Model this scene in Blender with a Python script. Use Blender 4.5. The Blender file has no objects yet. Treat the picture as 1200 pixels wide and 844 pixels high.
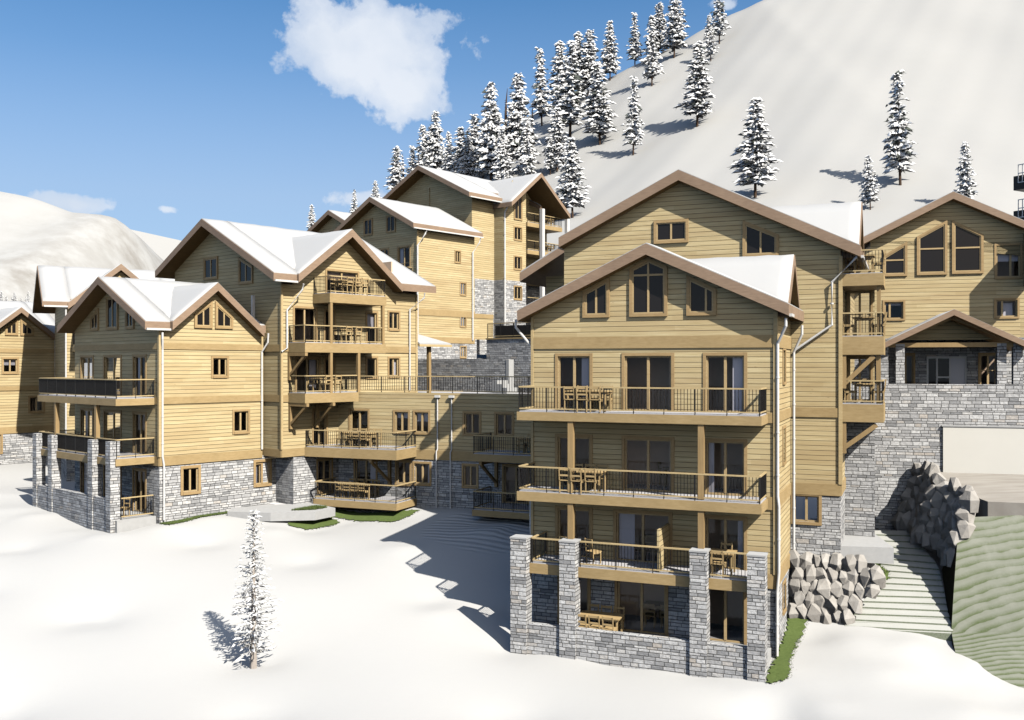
import bpy, bmesh, math, random
from mathutils import Vector, Matrix
R = math.radians
random.seed(7)
C = bpy.context.scene.collection
SC = bpy.context.scene

# ------------------------------------------------------------------ nodes
def newmat(name):
    m = bpy.data.materials.new(name); m.use_nodes = True
    nt = m.node_tree; nt.nodes.clear()
    out = nt.nodes.new('ShaderNodeOutputMaterial')
    return m, nt, out
def N(nt, t, **kw):
    n = nt.nodes.new(t)
    for k, v in kw.items():
        if k.startswith('i_'):
            n.inputs[k[2:].replace('_', ' ')].default_value = v
        else: setattr(n, k, v)
    return n
def L(nt, a, b): nt.links.new(a, b)
def math_(nt, op, a, b=None, c=None, clamp=False):
    n = nt.nodes.new('ShaderNodeMath'); n.operation = op; n.use_clamp = clamp
    for i, v in enumerate((a, b, c)):
        if v is None: continue
        if isinstance(v, (int, float)): n.inputs[i].default_value = v
        else: nt.links.new(v, n.inputs[i])
    return n.outputs[0]
def ramp(nt, fac, stops, interp='LINEAR'):
    r = nt.nodes.new('ShaderNodeValToRGB'); cr = r.color_ramp; cr.interpolation = interp
    while len(cr.elements) < len(stops): cr.elements.new(0.5)
    for e, (p, c) in zip(cr.elements, stops):
        e.position = p; e.color = (c, c, c, 1) if isinstance(c, (int, float)) else (*c, 1)
    nt.links.new(fac, r.inputs[0]); return r.outputs[0]
def mixc(nt, f, a, b, typ='MIX'):
    n = nt.nodes.new('ShaderNodeMix'); n.data_type = 'RGBA'; n.blend_type = typ
    for s, v in ((n.inputs[0], f), (n.inputs[6], a), (n.inputs[7], b)):
        if isinstance(v, (int, float)): s.default_value = v
        elif isinstance(v, tuple): s.default_value = (*v, 1)
        else: nt.links.new(v, s)
    return n.outputs[2]
def noise(nt, vec, scale, detail=4, rough=.55):
    n = N(nt, 'ShaderNodeTexNoise'); n.inputs['Scale'].default_value = scale
    n.inputs['Detail'].default_value = detail; n.inputs['Roughness'].default_value = rough
    if vec is not None: nt.links.new(vec, n.inputs['Vector'])
    return n.outputs['Fac']
def bsdf(nt, out, col, rough=.7, spec=.3, normal=None, **kw):
    b = nt.nodes.new('ShaderNodeBsdfPrincipled')
    if isinstance(col, tuple): b.inputs['Base Color'].default_value = (*col, 1)
    else: nt.links.new(col, b.inputs['Base Color'])
    if isinstance(rough, (int, float)): b.inputs['Roughness'].default_value = rough
    else: nt.links.new(rough, b.inputs['Roughness'])
    b.inputs['Specular IOR Level'].default_value = spec
    if normal is not None: nt.links.new(normal, b.inputs['Normal'])
    for k, v in kw.items(): b.inputs[k.replace('_', ' ')].default_value = v
    nt.links.new(b.outputs[0], out.inputs[0]); return b
def bump(nt, h, strength, dist):
    n = nt.nodes.new('ShaderNodeBump'); n.inputs['Strength'].default_value = strength
    n.inputs['Distance'].default_value = dist; nt.links.new(h, n.inputs['Height']); return n.outputs[0]
def uvxy(nt):
    t = nt.nodes.new('ShaderNodeTexCoord'); s = nt.nodes.new('ShaderNodeSeparateXYZ')
    nt.links.new(t.outputs['UV'], s.inputs[0]); return s.outputs[0], s.outputs[1]
def comb(nt, x, y, z=0.0):
    n = nt.nodes.new('ShaderNodeCombineXYZ')
    for i, v in enumerate((x, y, z)):
        if isinstance(v, (int, float)): n.inputs[i].default_value = v
        else: nt.links.new(v, n.inputs[i])
    return n.outputs[0]

def siding_mat():
    m, nt, out = newmat('larch_siding')
    u, v = uvxy(nt)
    r = math_(nt, 'DIVIDE', v, .19); row = math_(nt, 'FLOOR', r); fr = math_(nt, 'FRACT', r)
    wn = N(nt, 'ShaderNodeTexWhiteNoise', noise_dimensions='1D'); L(nt, row, wn.inputs['W'])
    # boards 4 m long with a random stagger
    sh = math_(nt, 'MULTIPLY_ADD', wn.outputs['Value'], 9.0, u)
    bl = math_(nt, 'FLOOR', math_(nt, 'DIVIDE', sh, 3.6))
    wb = N(nt, 'ShaderNodeTexWhiteNoise', noise_dimensions='2D'); L(nt, comb(nt, row, bl), wb.inputs['Vector'])
    tint = wb.outputs['Value']
    g = noise(nt, comb(nt, math_(nt, 'MULTIPLY', sh, .9), math_(nt, 'MULTIPLY', v, 34)), 1.0, 5, .6)
    g2 = noise(nt, comb(nt, math_(nt, 'MULTIPLY', sh, .35), math_(nt, 'MULTIPLY', v, 7)), 1.0, 3, .5)
    col = ramp(nt, g, [(.28, (.408, .312, .155)), (.5, (.596, .488, .278)), (.72, (.670, .583, .382))])
    col = mixc(nt, math_(nt, 'MULTIPLY', tint, .55), col, (.431, .326, .167))
    col = mixc(nt, ramp(nt, g2, [(.42, 0.0), (.72, .6)]), col, (.440, .342, .187))
    g4 = noise(nt, comb(nt, math_(nt, 'MULTIPLY', u, .22), math_(nt, 'MULTIPLY', v, 1.6)), 1.0, 4, .6)
    col = mixc(nt, ramp(nt, g4, [(.45, 0.0), (.68, .5)]), col, (.371, .258, .134))
    kn = N(nt, 'ShaderNodeTexVoronoi'); kn.inputs['Scale'].default_value = 1.0
    L(nt, comb(nt, math_(nt, 'MULTIPLY', sh, 1.3), math_(nt, 'MULTIPLY', v, 4.5)), kn.inputs['Vector'])
    col = mixc(nt, ramp(nt, kn.outputs['Distance'], [(.02, .6), (.075, 0.0)]), col, (.234, .144, .073))
    groove = ramp(nt, fr, [(0.0, 1.0), (.07, 1.0), (.12, 0.0)])
    col = mixc(nt, math_(nt, 'MULTIPLY', groove, .8), col, (.116, .086, .050))
    h = math_(nt, 'ADD', math_(nt, 'SUBTRACT', math_(nt, 'MULTIPLY', fr, -.35), groove), math_(nt, 'MULTIPLY', g, .12))
    bsdf(nt, out, col, .62, .25, bump(nt, h, .8, .02)); return m
def wood_mat(name, a, b, rough=.6, vertical=False):
    m, nt, out = newmat(name)
    t = nt.nodes.new('ShaderNodeTexCoord'); mp = N(nt, 'ShaderNodeMapping')
    mp.inputs['Scale'].default_value = (2, 2, 9) if not vertical else (9, 9, .8)
    L(nt, t.outputs['Object'], mp.inputs[0])
    g = noise(nt, mp.outputs[0], 1.6, 5, .65)
    oi = nt.nodes.new('ShaderNodeObjectInfo')
    col = ramp(nt, g, [(.3, a), (.7, b)])
    g3 = noise(nt, t.outputs['Object'], .7, 3)
    col = mixc(nt, ramp(nt, g3, [(.4, 0.), (.75, .35)]), col, tuple(c * .6 for c in a))
    bsdf(nt, out, col, rough, .25, bump(nt, g, .35, .01)); return m
def stone_mat():
    m, nt, out = newmat('ledge_stone')
    u, v = uvxy(nt)
    vr = N(nt, 'ShaderNodeTexVoronoi', voronoi_dimensions='1D'); vr.inputs['Scale'].default_value = 1
    wv = math_(nt, 'MULTIPLY', v, 7.6); L(nt, wv, vr.inputs['W'])
    ve = N(nt, 'ShaderNodeTexVoronoi', voronoi_dimensions='1D', feature='DISTANCE_TO_EDGE'); ve.inputs['Scale'].default_value = 1
    L(nt, wv, ve.inputs['W'])
    rid = vr.outputs['W']
    wn = N(nt, 'ShaderNodeTexWhiteNoise', noise_dimensions='1D'); L(nt, rid, wn.inputs['W'])
    uu = math_(nt, 'MULTIPLY_ADD', wn.outputs['Value'], 173.0, math_(nt, 'MULTIPLY', u, 2.5))
    v2 = N(nt, 'ShaderNodeTexVoronoi', voronoi_dimensions='1D'); v2.inputs['Scale'].default_value = 1; L(nt, uu, v2.inputs['W'])
    e2 = N(nt, 'ShaderNodeTexVoronoi', voronoi_dimensions='1D', feature='DISTANCE_TO_EDGE'); e2.inputs['Scale'].default_value = 1; L(nt, uu, e2.inputs['W'])
    sid = N(nt, 'ShaderNodeTexWhiteNoise', noise_dimensions='2D'); L(nt, comb(nt, v2.outputs['W'], rid), sid.inputs['Vector'])
    s = sid.outputs['Value']
    n1 = noise(nt, comb(nt, u, v), 9, 5, .65); n2 = noise(nt, comb(nt, math_(nt, 'MULTIPLY', u, 4), math_(nt, 'MULTIPLY', v, 30)), 1, 4, .6)
    base = ramp(nt, s, [(0, (.225, .228, .237)), (.3, (.428, .428, .436)), (.7, (.584, .581, .583)), (.9, (.697, .696, .696)), (1, (.506, .455, .402))])
    base = mixc(nt, ramp(nt, n1, [(.35, .55), (.6, 0.0)]), base, (.259, .257, .259))
    base = mixc(nt, ramp(nt, n2, [(.5, 0.0), (.75, .4)]), base, (.673, .679, .690))
    my = math_(nt, 'MULTIPLY', ve.outputs['Distance'], 1 / 7.6); mx = math_(nt, 'MULTIPLY', e2.outputs['Distance'], 1 / 2.5)
    d = math_(nt, 'MINIMUM', my, mx)
    gap = ramp(nt, d, [(.004, 1.0), (.015, 0.0)])
    col = mixc(nt, math_(nt, 'MULTIPLY', gap, .75), base, (.050, .049, .049))
    h = math_(nt, 'ADD', math_(nt, 'SUBTRACT', math_(nt, 'MULTIPLY', s, .6), gap), math_(nt, 'MULTIPLY', n1, .5))
    bsdf(nt, out, col, .85, .2, bump(nt, h, .9, .05)); return m
def snow_mat(name='snow', tint=(.80, .81, .82), ridges=False):
    m, nt, out = newmat(name)
    g = nt.nodes.new('ShaderNodeNewGeometry'); P = g.outputs['Position']
    a = noise(nt, P, .35, 5, .55); b = noise(nt, P, 3.0, 5, .6); c = noise(nt, P, 40, 3, .6)
    col = mixc(nt, ramp(nt, a, [(.35, 0.), (.7, .5)]), tint, tuple(x * .975 for x in tint))
    h = math_(nt, 'ADD', math_(nt, 'MULTIPLY', a, .0), math_(nt, 'ADD', math_(nt, 'MULTIPLY', b, .10), math_(nt, 'MULTIPLY', c, .012)))
    if ridges:   # wind-packed ridges on the slope below the terrace wing
        sp = nt.nodes.new('ShaderNodeSeparateXYZ'); L(nt, P, sp.inputs[0])
        X, Y = sp.outputs[0], sp.outputs[1]
        wob = noise(nt, P, .8, 3)
        t = math_(nt, 'ADD', math_(nt, 'MULTIPLY_ADD', X, .25, Y), math_(nt, 'MULTIPLY', wob, .35))
        saw = math_(nt, 'SINE', math_(nt, 'MULTIPLY', t, 13.5))
        dx = math_(nt, 'DIVIDE', math_(nt, 'SUBTRACT', X, -.8), 4.3); dy = math_(nt, 'DIVIDE', math_(nt, 'SUBTRACT', Y, 46.3), 3.6)
        rr = math_(nt, 'SQRT', math_(nt, 'ADD', math_(nt, 'MULTIPLY', dx, dx), math_(nt, 'MULTIPLY', dy, dy)))
        mk = ramp(nt, math_(nt, 'ADD', rr, math_(nt, 'MULTIPLY', wob, .3)), [(.85, 1.0), (1.0, 0.0)])
        h = math_(nt, 'ADD', h, math_(nt, 'MULTIPLY', math_(nt, 'MULTIPLY', saw, mk), .55))
    bsdf(nt, out, col, .65, .25, bump(nt, h, .26, .2)); return m
def plain(name, col, rough=.5, spec=.4, metal=0.0, nscale=None, namt=.25):
    m, nt, out = newmat(name)
    if nscale:
        t = nt.nodes.new('ShaderNodeTexCoord'); n = noise(nt, t.outputs['Object'], nscale, 4)
        c = mixc(nt, ramp(nt, n, [(.3, 0.), (.75, 1.)]), col, tuple(x * (1 - namt) for x in col))
        b = bsdf(nt, out, c, rough, spec, bump(nt, n, .15, .01))
    else: b = bsdf(nt, out, col, rough, spec)
    b.inputs['Metallic'].default_value = metal; return m
def glass_mat():
    m, nt, out = newmat('window_glass')
    tr = N(nt, 'ShaderNodeBsdfTransparent'); tr.inputs[0].default_value = (.86, .86, .87, 1)
    gl = N(nt, 'ShaderNodeBsdfGlossy'); gl.inputs[0].default_value = (.8, .85, .95, 1); gl.inputs['Roughness'].default_value = .02
    fr = N(nt, 'ShaderNodeFresnel'); fr.inputs[0].default_value = 1.5
    f = math_(nt, 'MULTIPLY_ADD', fr.outputs[0], .55, .0, clamp=True)
    mx = nt.nodes.new('ShaderNodeMixShader'); L(nt, f, mx.inputs[0]); L(nt, tr.outputs[0], mx.inputs[1]); L(nt, gl.outputs[0], mx.inputs[2])
    L(nt, mx.outputs[0], out.inputs[0]); return m
def bank_mat():
    m, nt, out = newmat('snow_streaked_turf')
    g = nt.nodes.new('ShaderNodeNewGeometry'); P = g.outputs['Position']
    sp = nt.nodes.new('ShaderNodeSeparateXYZ'); L(nt, P, sp.inputs[0]); X, Y, Z = sp.outputs
    w = noise(nt, P, .55, 3); w2 = noise(nt, P, 2.2, 4)
    t = math_(nt, 'ADD', math_(nt, 'MULTIPLY_ADD', X, .10, Y), math_(nt, 'MULTIPLY', w, .45))
    saw = math_(nt, 'FRACT', math_(nt, 'MULTIPLY', t, 4.3))
    gr = ramp(nt, saw, [(0., 1.), (.12, .75), (.55, .12), (.9, .2), (1., 1.)])
    f = math_(nt, 'MULTIPLY', gr, ramp(nt, w2, [(.3, .35), (.6, 1.)]))
    fine = noise(nt, P, 45, 3, .7)
    left = ramp(nt, math_(nt, 'SUBTRACT', 17.9, X), [(0., 0.), (1., .45)])
    f = math_(nt, 'ADD', f, math_(nt, 'MULTIPLY', left, gr), clamp=True)
    f2 = math_(nt, 'MULTIPLY', f, ramp(nt, fine, [(.35, .5), (.6, 1.)]))
    grass = mixc(nt, fine, (.04, .065, .015), (.12, .15, .06))
    col = mixc(nt, f2, mixc(nt, w2, (.29, .295, .255), (.205, .215, .175)), grass)
    bsdf(nt, out, col, .85, .1, bump(nt, math_(nt, 'ADD', math_(nt, 'MULTIPLY', saw, .5), math_(nt, 'MULTIPLY', fine, .5)), .5, .05)); return m
def path_mat():
    m, nt, out = newmat('snow_on_turf_steps')
    g = nt.nodes.new('ShaderNodeNewGeometry'); P = g.outputs['Position']
    a = noise(nt, P, 2.0, 4); b = noise(nt, P, 30, 4, .7)
    sp = nt.nodes.new('ShaderNodeSeparateXYZ'); L(nt, g.outputs['Normal'], sp.inputs[0])
    st = ramp(nt, sp.outputs[2], [(.6, 1.), (.9, 0.)])
    f = math_(nt, 'MULTIPLY', math_(nt, 'ADD', st, math_(nt, 'MULTIPLY', a, .25), clamp=True), ramp(nt, b, [(.3, .4), (.65, 1.)]))
    col = mixc(nt, f, (.44, .44, .42), (.12, .15, .08))
    bsdf(nt, out, col, .8, .15, bump(nt, b, .3, .03)); return m
def grass_mat():
    m, nt, out = newmat('grass_green')
    g = nt.nodes.new('ShaderNodeNewGeometry')
    n = noise(nt, g.outputs['Position'], 9, 4)
    bsdf(nt, out, mixc(nt, n, (.055, .085, .022), (.13, .17, .055)), .8, .15); return m
def rock_snow_mat():
    m, nt, out = newmat('mountain_snow_rock')
    g = nt.nodes.new('ShaderNodeNewGeometry'); P = g.outputs['Position']
    a = noise(nt, P, .011, 6, .62); mp = N(nt, 'ShaderNodeMapping'); mp.inputs['Scale'].default_value = (1, 1, .25); L(nt, P, mp.inputs[0])
    b = noise(nt, mp.outputs[0], .05, 6, .65)
    sp = nt.nodes.new('ShaderNodeSeparateXYZ'); L(nt, P, sp.inputs[0])
    dx = math_(nt, 'ABSOLUTE', math_(nt, 'DIVIDE', math_(nt, 'SUBTRACT', sp.outputs[0], -268), 75))
    near = ramp(nt, dx, [(.2, 1.), (1., 0.)])
    f = math_(nt, 'MULTIPLY', math_(nt, 'MULTIPLY', ramp(nt, b, [(.38, 0.), (.62, 1.)]), ramp(nt, a, [(.3, .2), (.6, 1.)])), math_(nt, 'MULTIPLY_ADD', near, .5, .07))
    col = mixc(nt, f, (.39, .388, .38), (.17, .15, .125))
    bsdf(nt, out, col, .8, .1); return m
def road_mat():
    m, nt, out = newmat('tan_road')
    g = nt.nodes.new('ShaderNodeNewGeometry'); P = g.outputs['Position']
    mp = N(nt, 'ShaderNodeMapping'); mp.inputs['Scale'].default_value = (.5, 2.5, 1); mp.inputs['Rotation'].default_value = (0, 0, R(-16)); L(nt, P, mp.inputs[0])
    a = noise(nt, mp.outputs[0], 1.0, 5); b = noise(nt, P, 60, 3, .7)
    col = mixc(nt, ramp(nt, a, [(.35, 0.), (.7, 1.)]), (.30, .275, .245), (.40, .375, .34))
    bsdf(nt, out, mixc(nt, math_(nt, 'MULTIPLY', b, .25), col, (.25, .225, .20)), .9, .15, bump(nt, b, .3, .01)); return m
def boulder_mat():
    m, nt, out = newmat('cut_boulder')
    t = nt.nodes.new('ShaderNodeTexCoord'); oi = nt.nodes.new('ShaderNodeObjectInfo')
    n = noise(nt, t.outputs['Object'], 4, 6, .65)
    c = ramp(nt, n, [(.3, (.32, .30, .275)), (.7, (.44, .42, .395))])
    c = mixc(nt, math_(nt, 'MULTIPLY', oi.outputs['Random'], .45), c, (.26, .24, .22))
    bsdf(nt, out, c, .85, .2, bump(nt, n, .5, .05)); return m

M = dict(
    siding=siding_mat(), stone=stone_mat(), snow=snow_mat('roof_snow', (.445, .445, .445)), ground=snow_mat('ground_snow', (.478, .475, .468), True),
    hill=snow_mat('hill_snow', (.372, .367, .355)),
    trim=wood_mat('trim_board', (.357, .254, .121), (.446, .327, .170)), rail=wood_mat('rail_wood', (.460, .344, .173), (.564, .439, .246)),
    casing=wood_mat('casing_wood', (.345, .234, .114), (.441, .308, .156)), frame=wood_mat('frame_wood', (.437, .313, .158), (.524, .391, .215), .45),
    fascia=wood_mat('fascia_board', (.256, .178, .124), (.338, .238, .167)), soffit=wood_mat('soffit_wood', (.263, .158, .063), (.354, .216, .090)),
    chair=wood_mat('chair_wood', (.400, .278, .132), (.511, .376, .195)), post=wood_mat('post_wood', (.306, .206, .098), (.393, .276, .136), .6, True),
    bar=plain('dark_metal', (.016, .015, .014), .5, .3), baluster=plain('bronze_baluster', (.009, .008, .008), .5, .2), white=plain('white_metal', (.66, .65, .64), .4, .4, 0, 6, .06),
    deck=plain('deck_tiles', (.52, .51, .53), .6, .3, 0, 3, .2), dark=plain('dark_interior', (.075, .06, .05), .8, .1),
    inner=plain('interior_wall', (.74, .55, .40), .8, .2, 0, 1.2, .2), ifloor=plain('interior_floor', (.78, .76, .76), .5, .3, 0, 2, .2), cloth=plain('curtain_cloth', (.66, .64, .70), .9, .1),
    glass=glass_mat(), dglass=plain('dark_glass', (.016, .014, .014), .07, .25), concrete=plain('concrete', (.44, .44, .44), .8, .2, 0, 5, .12),
    leaf=plain('grey_door_leaf', (.62, .61, .66), .4, .4), frost=plain('frosted_needles', (.5, .5, .49), .85, .1), render=plain('white_render', (.68, .66, .61), .9, .1, 0, .8, .04), bank=bank_mat(), path=path_mat(), grass=grass_mat(), rock=rock_snow_mat(), road=road_mat(),
    boulder=boulder_mat(), soil=plain('dark_soil', (.012, .013, .010), .95, .05, 0, 4, .5), bark=plain('bark', (.10, .065, .045), .9, .1, 0, 8, .4),
    barkpale=plain('weathered_bark', (.46, .41, .37), .9, .1, 0, 8, .3), needle=plain('needles', (.075, .085, .075), .8, .1), tsnow=plain('tree_snow', (.80, .80, .81), .75, .2),
)

# ------------------------------------------------------------------ object helpers
Z0 = {}
def tag(o, label, cat, group=None):
    o['label'] = label; o['category'] = cat
    if group: o['group'] = group
    return o
def thing(name, label, cat, loc, rz=0.0, group=None):
    o = bpy.data.objects.new(name, None); C.objects.link(o)
    o.empty_display_size = .3
    o.location = loc; o.rotation_euler = (0, 0, rz); Z0[o.name] = loc[2]
    return tag(o, label, cat, group)
def rootz(p):
    while p.parent: p = p.parent
    return Z0.get(p.name, 0)

class MB:
    def __init__(s): s.v = []; s.f = []; s.mi = []
    def add(s, vs, fs, mi=0):
        b = len(s.v); s.v += [tuple(p) for p in vs]
        for f in fs: s.f.append(tuple(b + i for i in f)); s.mi.append(mi)
    def poly(s, pts, mi=0): s.add(pts, [tuple(range(len(pts)))], mi)
    def hexa(s, p, mi=0):   # 8 pts: bottom 4 ccw, top 4 ccw
        s.add(p, [(3, 2, 1, 0), (4, 5, 6, 7), (0, 1, 5, 4), (1, 2, 6, 5), (2, 3, 7, 6), (3, 0, 4, 7)], mi)
    def box(s, x0, x1, y0, y1, z0, z1, mi=0):
        s.hexa([(x0, y0, z0), (x1, y0, z0), (x1, y1, z0), (x0, y1, z0), (x0, y0, z1), (x1, y0, z1), (x1, y1, z1), (x0, y1, z1)], mi)
    def bar(s, a, b, w, h=None, mi=0, up=(0, 0, 1)):
        a = Vector(a); b = Vector(b); h = h or w; d = (b - a).normalized(); u = Vector(up)
        if abs(d.dot(u)) > .99: u = Vector((1, 0, 0))
        x = d.cross(u).normalized() * w / 2; y = x.cross(d).normalized() * h / 2
        p = [a - x - y, a + x - y, a + x + y, a - x + y, b - x - y, b + x - y, b + x + y, b - x + y]
        s.add(p, [(0, 1, 2, 3), (7, 6, 5, 4), (0, 4, 5, 1), (1, 5, 6, 2), (2, 6, 7, 3), (3, 7, 4, 0)], mi)
    def tube(s, pts, r, n=8, mi=0, r2=None):
        pts = [Vector(p) for p in pts]; b = len(s.v); rings = []
        for i, p in enumerate(pts):
            d = (pts[min(i + 1, len(pts) - 1)] - pts[max(i - 1, 0)]).normalized()
            u = Vector((0, 0, 1)) if abs(d.z) < .9 else Vector((1, 0, 0))
            x = d.cross(u).normalized(); y = x.cross(d)
            rr = r if r2 is None else r + (r2 - r) * i / (len(pts) - 1)
            for k in range(n):
                q = p + (x * math.cos(2 * math.pi * k / n) + y * math.sin(2 * math.pi * k / n)) * rr
                s.v.append(tuple(q))
        for i in range(len(pts) - 1):
            for k in range(n):
                s.f.append((b + i * n + k, b + i * n + (k + 1) % n, b + (i + 1) * n + (k + 1) % n, b + (i + 1) * n + k)); s.mi.append(mi)
        s.f.append(tuple(b + k for k in range(n))[::-1]); s.mi.append(mi)
        s.f.append(tuple(b + (len(pts) - 1) * n + k for k in range(n))); s.mi.append(mi)
    def prism(s, prof, axis, a0, a1, mis=None):   # prof: list of (c, z); extruded along axis
        n = len(prof)
        P = (lambda c, z, a: (a, c, z)) if axis == 'x' else (lambda c, z, a: (c, a, z))
        vs = [P(c, z, a0) for c, z in prof] + [P(c, z, a1) for c, z in prof]; b = len(s.v); s.v += vs
        for i in range(n):
            j = (i + 1) % n; s.f.append((b + i, b + j, b + n + j, b + n + i)); s.mi.append(mis[i] if mis else 0)
        s.f.append(tuple(b + i for i in range(n))[::-1]); s.mi.append(0)
        s.f.append(tuple(b + n + i for i in range(n))); s.mi.append(0)
    def build(s, name, mats, parent=None, smooth=False, fix=True):
        if not isinstance(mats, (list, tuple)): mats = [mats]
        dz = rootz(parent) if parent else 0
        me = bpy.data.meshes.new(name); me.from_pydata([(x, y, z - dz) for x, y, z in s.v], [], s.f); me.update()
        for m in mats: me.materials.append(m)
        me.polygons.foreach_set('material_index', s.mi)
        if fix:
            bm = bmesh.new(); bm.from_mesh(me); bmesh.ops.recalc_face_normals(bm, faces=bm.faces); bm.to_mesh(me); bm.free()
        uv = me.uv_layers.new(name='UVMap'); d = uv.data
        for p in me.polygons:
            nx, ny, nz = p.normal
            h = math.hypot(nx, ny)
            if h > .3: tx, ty = -ny / h, nx / h
            for li in p.loop_indices:
                co = me.vertices[me.loops[li].vertex_index].co
                if h > .3: d[li].uv = (co.x * tx + co.y * ty + 31.7, co.z + dz + 40)
                else: d[li].uv = (co.x + 31.7, co.y + 40)
        if smooth:
            for p in me.polygons: p.use_smooth = True
        o = bpy.data.objects.new(name, me); C.objects.link(o)
        if parent: o.parent = parent
        return o

class W:   # a wall plane in a building's own frame: s along, dep into the building (negative = outwards), z up
    def __init__(s, p0, p1):
        s.p0 = Vector((*p0, 0)); d = Vector((*p1, 0)) - s.p0; s.len = d.length; s.d = d.normalized(); s.n = Vector((s.d.y, -s.d.x, 0))
    def __call__(s, a, dep, z):
        p = s.p0 + s.d * a - s.n * dep; return (p.x, p.y, z)
def wbox(mb, w, s0, s1, d0, d1, z0, z1, mi=0):
    mb.hexa([w(s0, d0, z0), w(s1, d0, z0), w(s1, d1, z0), w(s0, d1, z0), w(s0, d0, z1), w(s1, d0, z1), w(s1, d1, z1), w(s0, d1, z1)], mi)

def wall(mb, w, z0, z1, ops=(), s0=0.0, s1=None, reveal=.16):
    s1 = w.len if s1 is None else s1
    ops = [o for o in ops if o[3] > z0 and o[2] < z1]
    S = sorted({s0, s1} | {o[0] for o in ops} | {o[1] for o in ops}); Zs = sorted({z0, z1} | {max(z0, o[2]) for o in ops} | {min(z1, o[3]) for o in ops})
    for i in range(len(S) - 1):
        for j in range(len(Zs) - 1):
            cs, cz = (S[i] + S[i + 1]) / 2, (Zs[j] + Zs[j + 1]) / 2
            if any(o[0] < cs < o[1] and o[2] < cz < o[3] for o in ops): continue
            mb.poly([w(S[i], 0, Zs[j]), w(S[i + 1], 0, Zs[j]), w(S[i + 1], 0, Zs[j + 1]), w(S[i], 0, Zs[j + 1])])
    for o in ops:
        a, b, c, d = o[:4]
        for q in ((a, c, a, d), (b, c, b, d), (a, c, b, c), (a, d, b, d)):
            mb.poly([w(q[0], 0, q[1]), w(q[2], 0, q[3]), w(q[2], reveal, q[3]), w(q[0], reveal, q[1])])
RC = random.Random(21)
def fenestrate(par, w, ops, cas=.11, casmat='casing'):
    for o in ops:
        a, b, c, d = o[:4]; kind = o[4] if len(o) > 4 else 'win'
        m = MB(); lo = c if kind == 'door' else c - cas
        wbox(m, w, a - cas, a, -.035, .03, lo, d + cas); wbox(m, w, b, b + cas, -.035, .03, lo, d + cas); wbox(m, w, a, b, -.032, .03, d, d + cas)
        if kind != 'door': wbox(m, w, a, b, -.06, .03, c - cas, c)
        p = m.build('sliding_door' if kind == 'door' else 'window', M[casmat], par)
        f = MB(); t = .06; ss = [a, b]
        wbox(f, w, a, a + t, .06, .13, c, d); wbox(f, w, b - t, b, .06, .13, c, d); wbox(f, w, a + t, b - t, .061, .129, c, c + t); wbox(f, w, a + t, b - t, .061, .129, d - t, d)
        if kind != 'single':
            mid = a + (b - a) * (o[5] if len(o) > 5 else .5); wbox(f, w, mid - .045, mid + .045, .05, .127, c + t, d - t)
        if kind == 'grid': wbox(f, w, a + t, b - t, .062, .126, (c + d) / 2 - .02, (c + d) / 2 + .02)
        f.build('frame', M['frame'], p)
        g = MB(); g.poly([w(a + t, .1, c + t), w(b - t, .1, c + t), w(b - t, .1, d - t), w(a + t, .1, d - t)]); g.build('pane', M['glass'], p)
        if RC.random() < .42:   # a drawn-back curtain or blind behind the glass
            q = MB(); k = RC.uniform(.18, .36) * (b - a)
            if kind != 'door' and RC.random() < .35: wbox(q, w, a + t, b - t, .2, .22, d - RC.uniform(.2, .5) * (d - c), d)
            elif RC.random() < .5: wbox(q, w, a + t, a + k, .2, .23, c + .04, d)
            else: wbox(q, w, b - k, b - t, .2, .23, c + .04, d)
            q.build('curtain', M['cloth'], p)
def polywin(par, w, pts, mull=True, transom=None, cas=.11):
    cx = sum(p[0] for p in pts) / len(pts); cz = sum(p[1] for p in pts) / len(pts)
    def inset(P, k):   # offset polygon inwards
        n = len(P); out = []
        for i in range(n):
            p0, p1, p2 = Vector(P[i - 1]), Vector(P[i]), Vector(P[(i + 1) % n])
            e1 = (p1 - p0).normalized(); e2 = (p2 - p1).normalized(); n1 = Vector((-e1.y, e1.x)); n2 = Vector((-e2.y, e2.x))
            bis = (n1 + n2).normalized(); out.append(tuple(p1 + bis * k / max(.3, bis.dot(n1))))
        return out
    if sum(pts[i - 1][0] * pts[i][1] - pts[i][0] * pts[i - 1][1] for i in range(len(pts))) < 0: pts = pts[::-1]
    def ring(mb, A, B, d0, d1):
        n = len(A)
        for i in range(n):
            j = (i + 1) % n
            mb.hexa([w(*(A[i][0], d1, A[i][1])), w(A[j][0], d1, A[j][1]), w(B[j][0], d1, B[j][1]), w(B[i][0], d1, B[i][1]),
                     w(A[i][0], d0, A[i][1]), w(A[j][0], d0, A[j][1]), w(B[j][0], d0, B[j][1]), w(B[i][0], d0, B[i][1])])
    in1 = inset(pts, cas); in2 = inset(pts, cas + .05)
    m = MB(); ring(m, pts, in1, -.08, .02); p = m.build('window', M['casing'], par)
    f = MB(); ring(f, in1, in2, -.05, .02)
    xs = [q[0] for q in in2]; zs = [q[1] for q in in2]
    def span(x):   # z-range of the polygon at x
        o = []
        for i in range(len(in2)):
            a, b = in2[i - 1], in2[i]
            if (a[0] - x) * (b[0] - x) < 0: o.append(a[1] + (b[1] - a[1]) * (x - a[0]) / (b[0] - a[0]))
        return (min(o), max(o)) if o else (min(zs), max(zs))
    if mull:
        x = (min(xs) + max(xs)) / 2 if mull is True else min(xs) + (max(xs) - min(xs)) * mull; lo, hi = span(x); wbox(f, w, x - .035, x + .035, -.049, .01, lo, hi)
    if transom is not None: wbox(f, w, min(xs), max(xs), -.047, .008, transom - .035, transom + .035)
    f.build('frame', M['frame'], p)
    g = MB(); g.poly([w(q[0], -.012, q[1]) for q in in1]); g.build('pane', M['dglass'], p, fix=False)

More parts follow.
